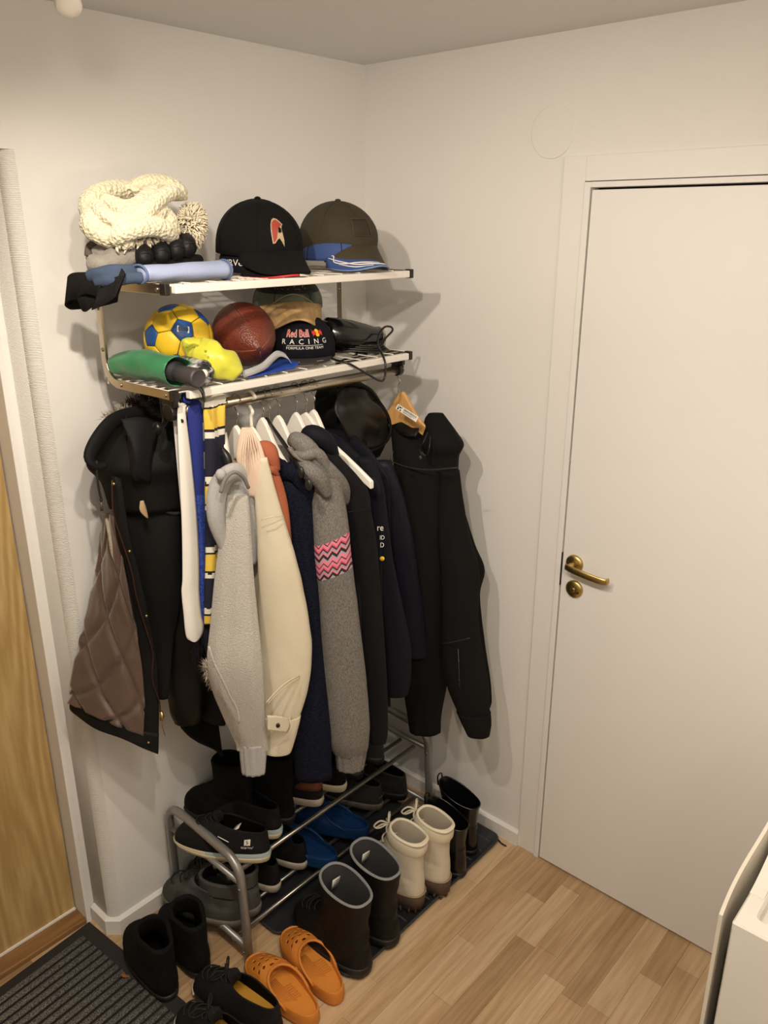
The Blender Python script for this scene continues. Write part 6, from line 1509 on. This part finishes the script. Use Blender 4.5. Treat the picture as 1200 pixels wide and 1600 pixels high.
shoe('casual_shoe', 'black slip-on shoe with a cream sole under the grey gathered cuff', 'shoe', (-0.433, -0.301, 0.272)[:2], (-.500,-.045), dict(brn, laces=0, tongue=0), mk(F_blk, F_wsole), G_rack, z=ZT)
hik = boot(W=.10, H=.12, sole=.032, laces=5, wrinkle=.003)
F_gblk = mat('greenish_black_leather', (28,29,27), .65, var=.3, vscale=25, bump=.2, bscale=120)
shoe('hiking_boot', 'dark hiking boot at the right end of the upper tier', 'boot', (-.255,-.300), (-.29,-.05), dict(hik, L=.27), mk(F_gblk, F_rub), G_rack, z=ZT)
shoe('low_shoe', 'dark low shoe left of the hiking boot on the upper tier', 'shoe', (-.355,-.300), (-.39,-.04), dict(brn, L=.27), mk(F_blk2, F_rub), G_rack, z=ZT)

# --- lower tier
ZB_ = .0545
work = boot(hk=.9, W=.110, H=.120, sole=.030, topx=.50, laces=5, lr=(.42,.9), wrinkle=.004, seed=7, th=.010, bow=True)
mg = mk(F_grey, F_gsole, F_lin, collar=mat('worn_grey_collar', (58,58,56), .8))
shoe('work_boot', 'worn grey work boot at the left end of the lower tier', 'boot', (-.852,-.300), (-.930,-.075), dict(work, L=.285), mg, G_rack, z=ZB_)
shoe('work_boot', 'worn grey work boot, second from the left on the lower tier', 'boot', (-0.805, -0.302, 0.058)[:2], (-.838,-.07), dict(work, L=.285), mg, G_rack, z=ZB_)
F_pink = mat('pink_tongue_label', (176,84,96), .7)
o, q, L = shoe('sneaker', 'black sneaker with white sole and pink tongue on the lower tier', 'shoe', (-0.707, -0.281, 0.058)[:2], (-.730,-.07), dict(brn, L=.27, tongue=.022), mk(F_blk2, F_white, tongue=F_pink), G_rack, z=ZB_)
shoe('sneaker', 'black sneaker with pale sole beside the blue clog on the lower tier', 'shoe', (-0.587, -0.275, 0.058)[:2], (-.630,-.06), dict(brn, L=.27), mk(F_blk2, F_white), G_rack, z=ZB_)
F_bl1 = mat('dark_blue_clog_foam', (20,58,104), .55, spec=.3); F_bl2 = mat('blue_footbed', (22,62,116), .6, spec=.3)
clog('blue_clog', 'dark blue foam clog on the lower tier, left one of its pair', (-.530,-.345), (-.575,-.09), 1, (F_bl1, F_bl2), G_rack, z=ZB_, holes=False)
clog('blue_clog', 'dark blue foam clog with open heel toward the room, right of its pair', (-.352,-.325), (-.455,-.09), -1, (F_bl1, F_bl2), G_rack, z=ZB_, holes=False)
o, q, L = shoe('trail_shoe', 'dark grey trail shoe with pale heel lettering on the lower tier', 'shoe', (-.225,-.270), (-.300,-.02), dict(brn, L=.275), mk(mat('dark_grey_mesh', (38,37,34), .8, bump=.3, bscale=400), F_gsole), G_rack, z=ZB_)
tx = MB()
text_on(tx, 'salomon', .013, lambda p: (lambda w: (-.001+(w*w)*12, -w, .062+p[1]))(p[0]*1.0), 0)
part('lettering', tx, F_pip, o, smooth=False)
shoe('trail_shoe', 'dark green-black shoe at the right end of the lower tier', 'shoe', (-.130,-.300), (-.19,-.04), dict(brn, L=.275), mk(F_gblk, F_rub), G_rack, z=ZB_)
# ---------------------------------------------------------------- doormat
F_mat = mat('charcoal_ribbed_pile', (36,34,33), .95, col2=(134,130,122), vscale=330, bump=.8, bscale=420, detail=2)
F_matb = mat('mat_rubber_border', (34,32,31), .75, bump=.1, bscale=100)
F_matg = mat('mat_groove', (22,21,20), .95)
dm = thing('doormat', 'ribbed charcoal doormat with dark rubber border in front of the oak door', 'doormat', (-1.45,-.2,0))
mx0, mx1, my0, my1 = -1.75, -1.128, -.62, .098
dmx = Matrix.Translation((mx1, my1, 0)) @ Matrix.Rotation(math.radians(4.3), 4, 'Z') @ Matrix.Translation((-mx1, -my1, 0))
part('border', MB().add(*box(mx0, mx1, my0, my1, .0004, .0045)).xf(dmx), F_matb, dm, world=True, smooth=False, bevel=.002)
y = my1-.042; 
part('backing', MB().add(*box(mx0, mx1-.042, my0+.04, my1-.040, .004, .0055)).xf(dmx), F_matg, dm, world=True, smooth=False)
while y > my0+.05:
    part('rib', MB().add(*tube([(mx0+.01,y,.0062),(mx1-.044,y,.0062)], .0095, 10, flat=.42, up=(0,1,0))).xf(dmx), F_mat, dm, world=True)
    y -= .0265
lf = tag(part('dry_leaf', MB().add(*sheet([[(-1.17, -0.143, 0.014), (-1.161, -0.146, 0.016)],[(-1.169, -0.158, 0.016), (-1.157, -0.158, 0.013)],[(-1.16, -0.165, 0.013), (-1.155, -0.168, 0.014)]], 3, 3)), mat('dry_leaf_brown', (140,88,44), .8), solid=.0006), 'tiny brown dry leaf lying on the doormat', 'leaf')
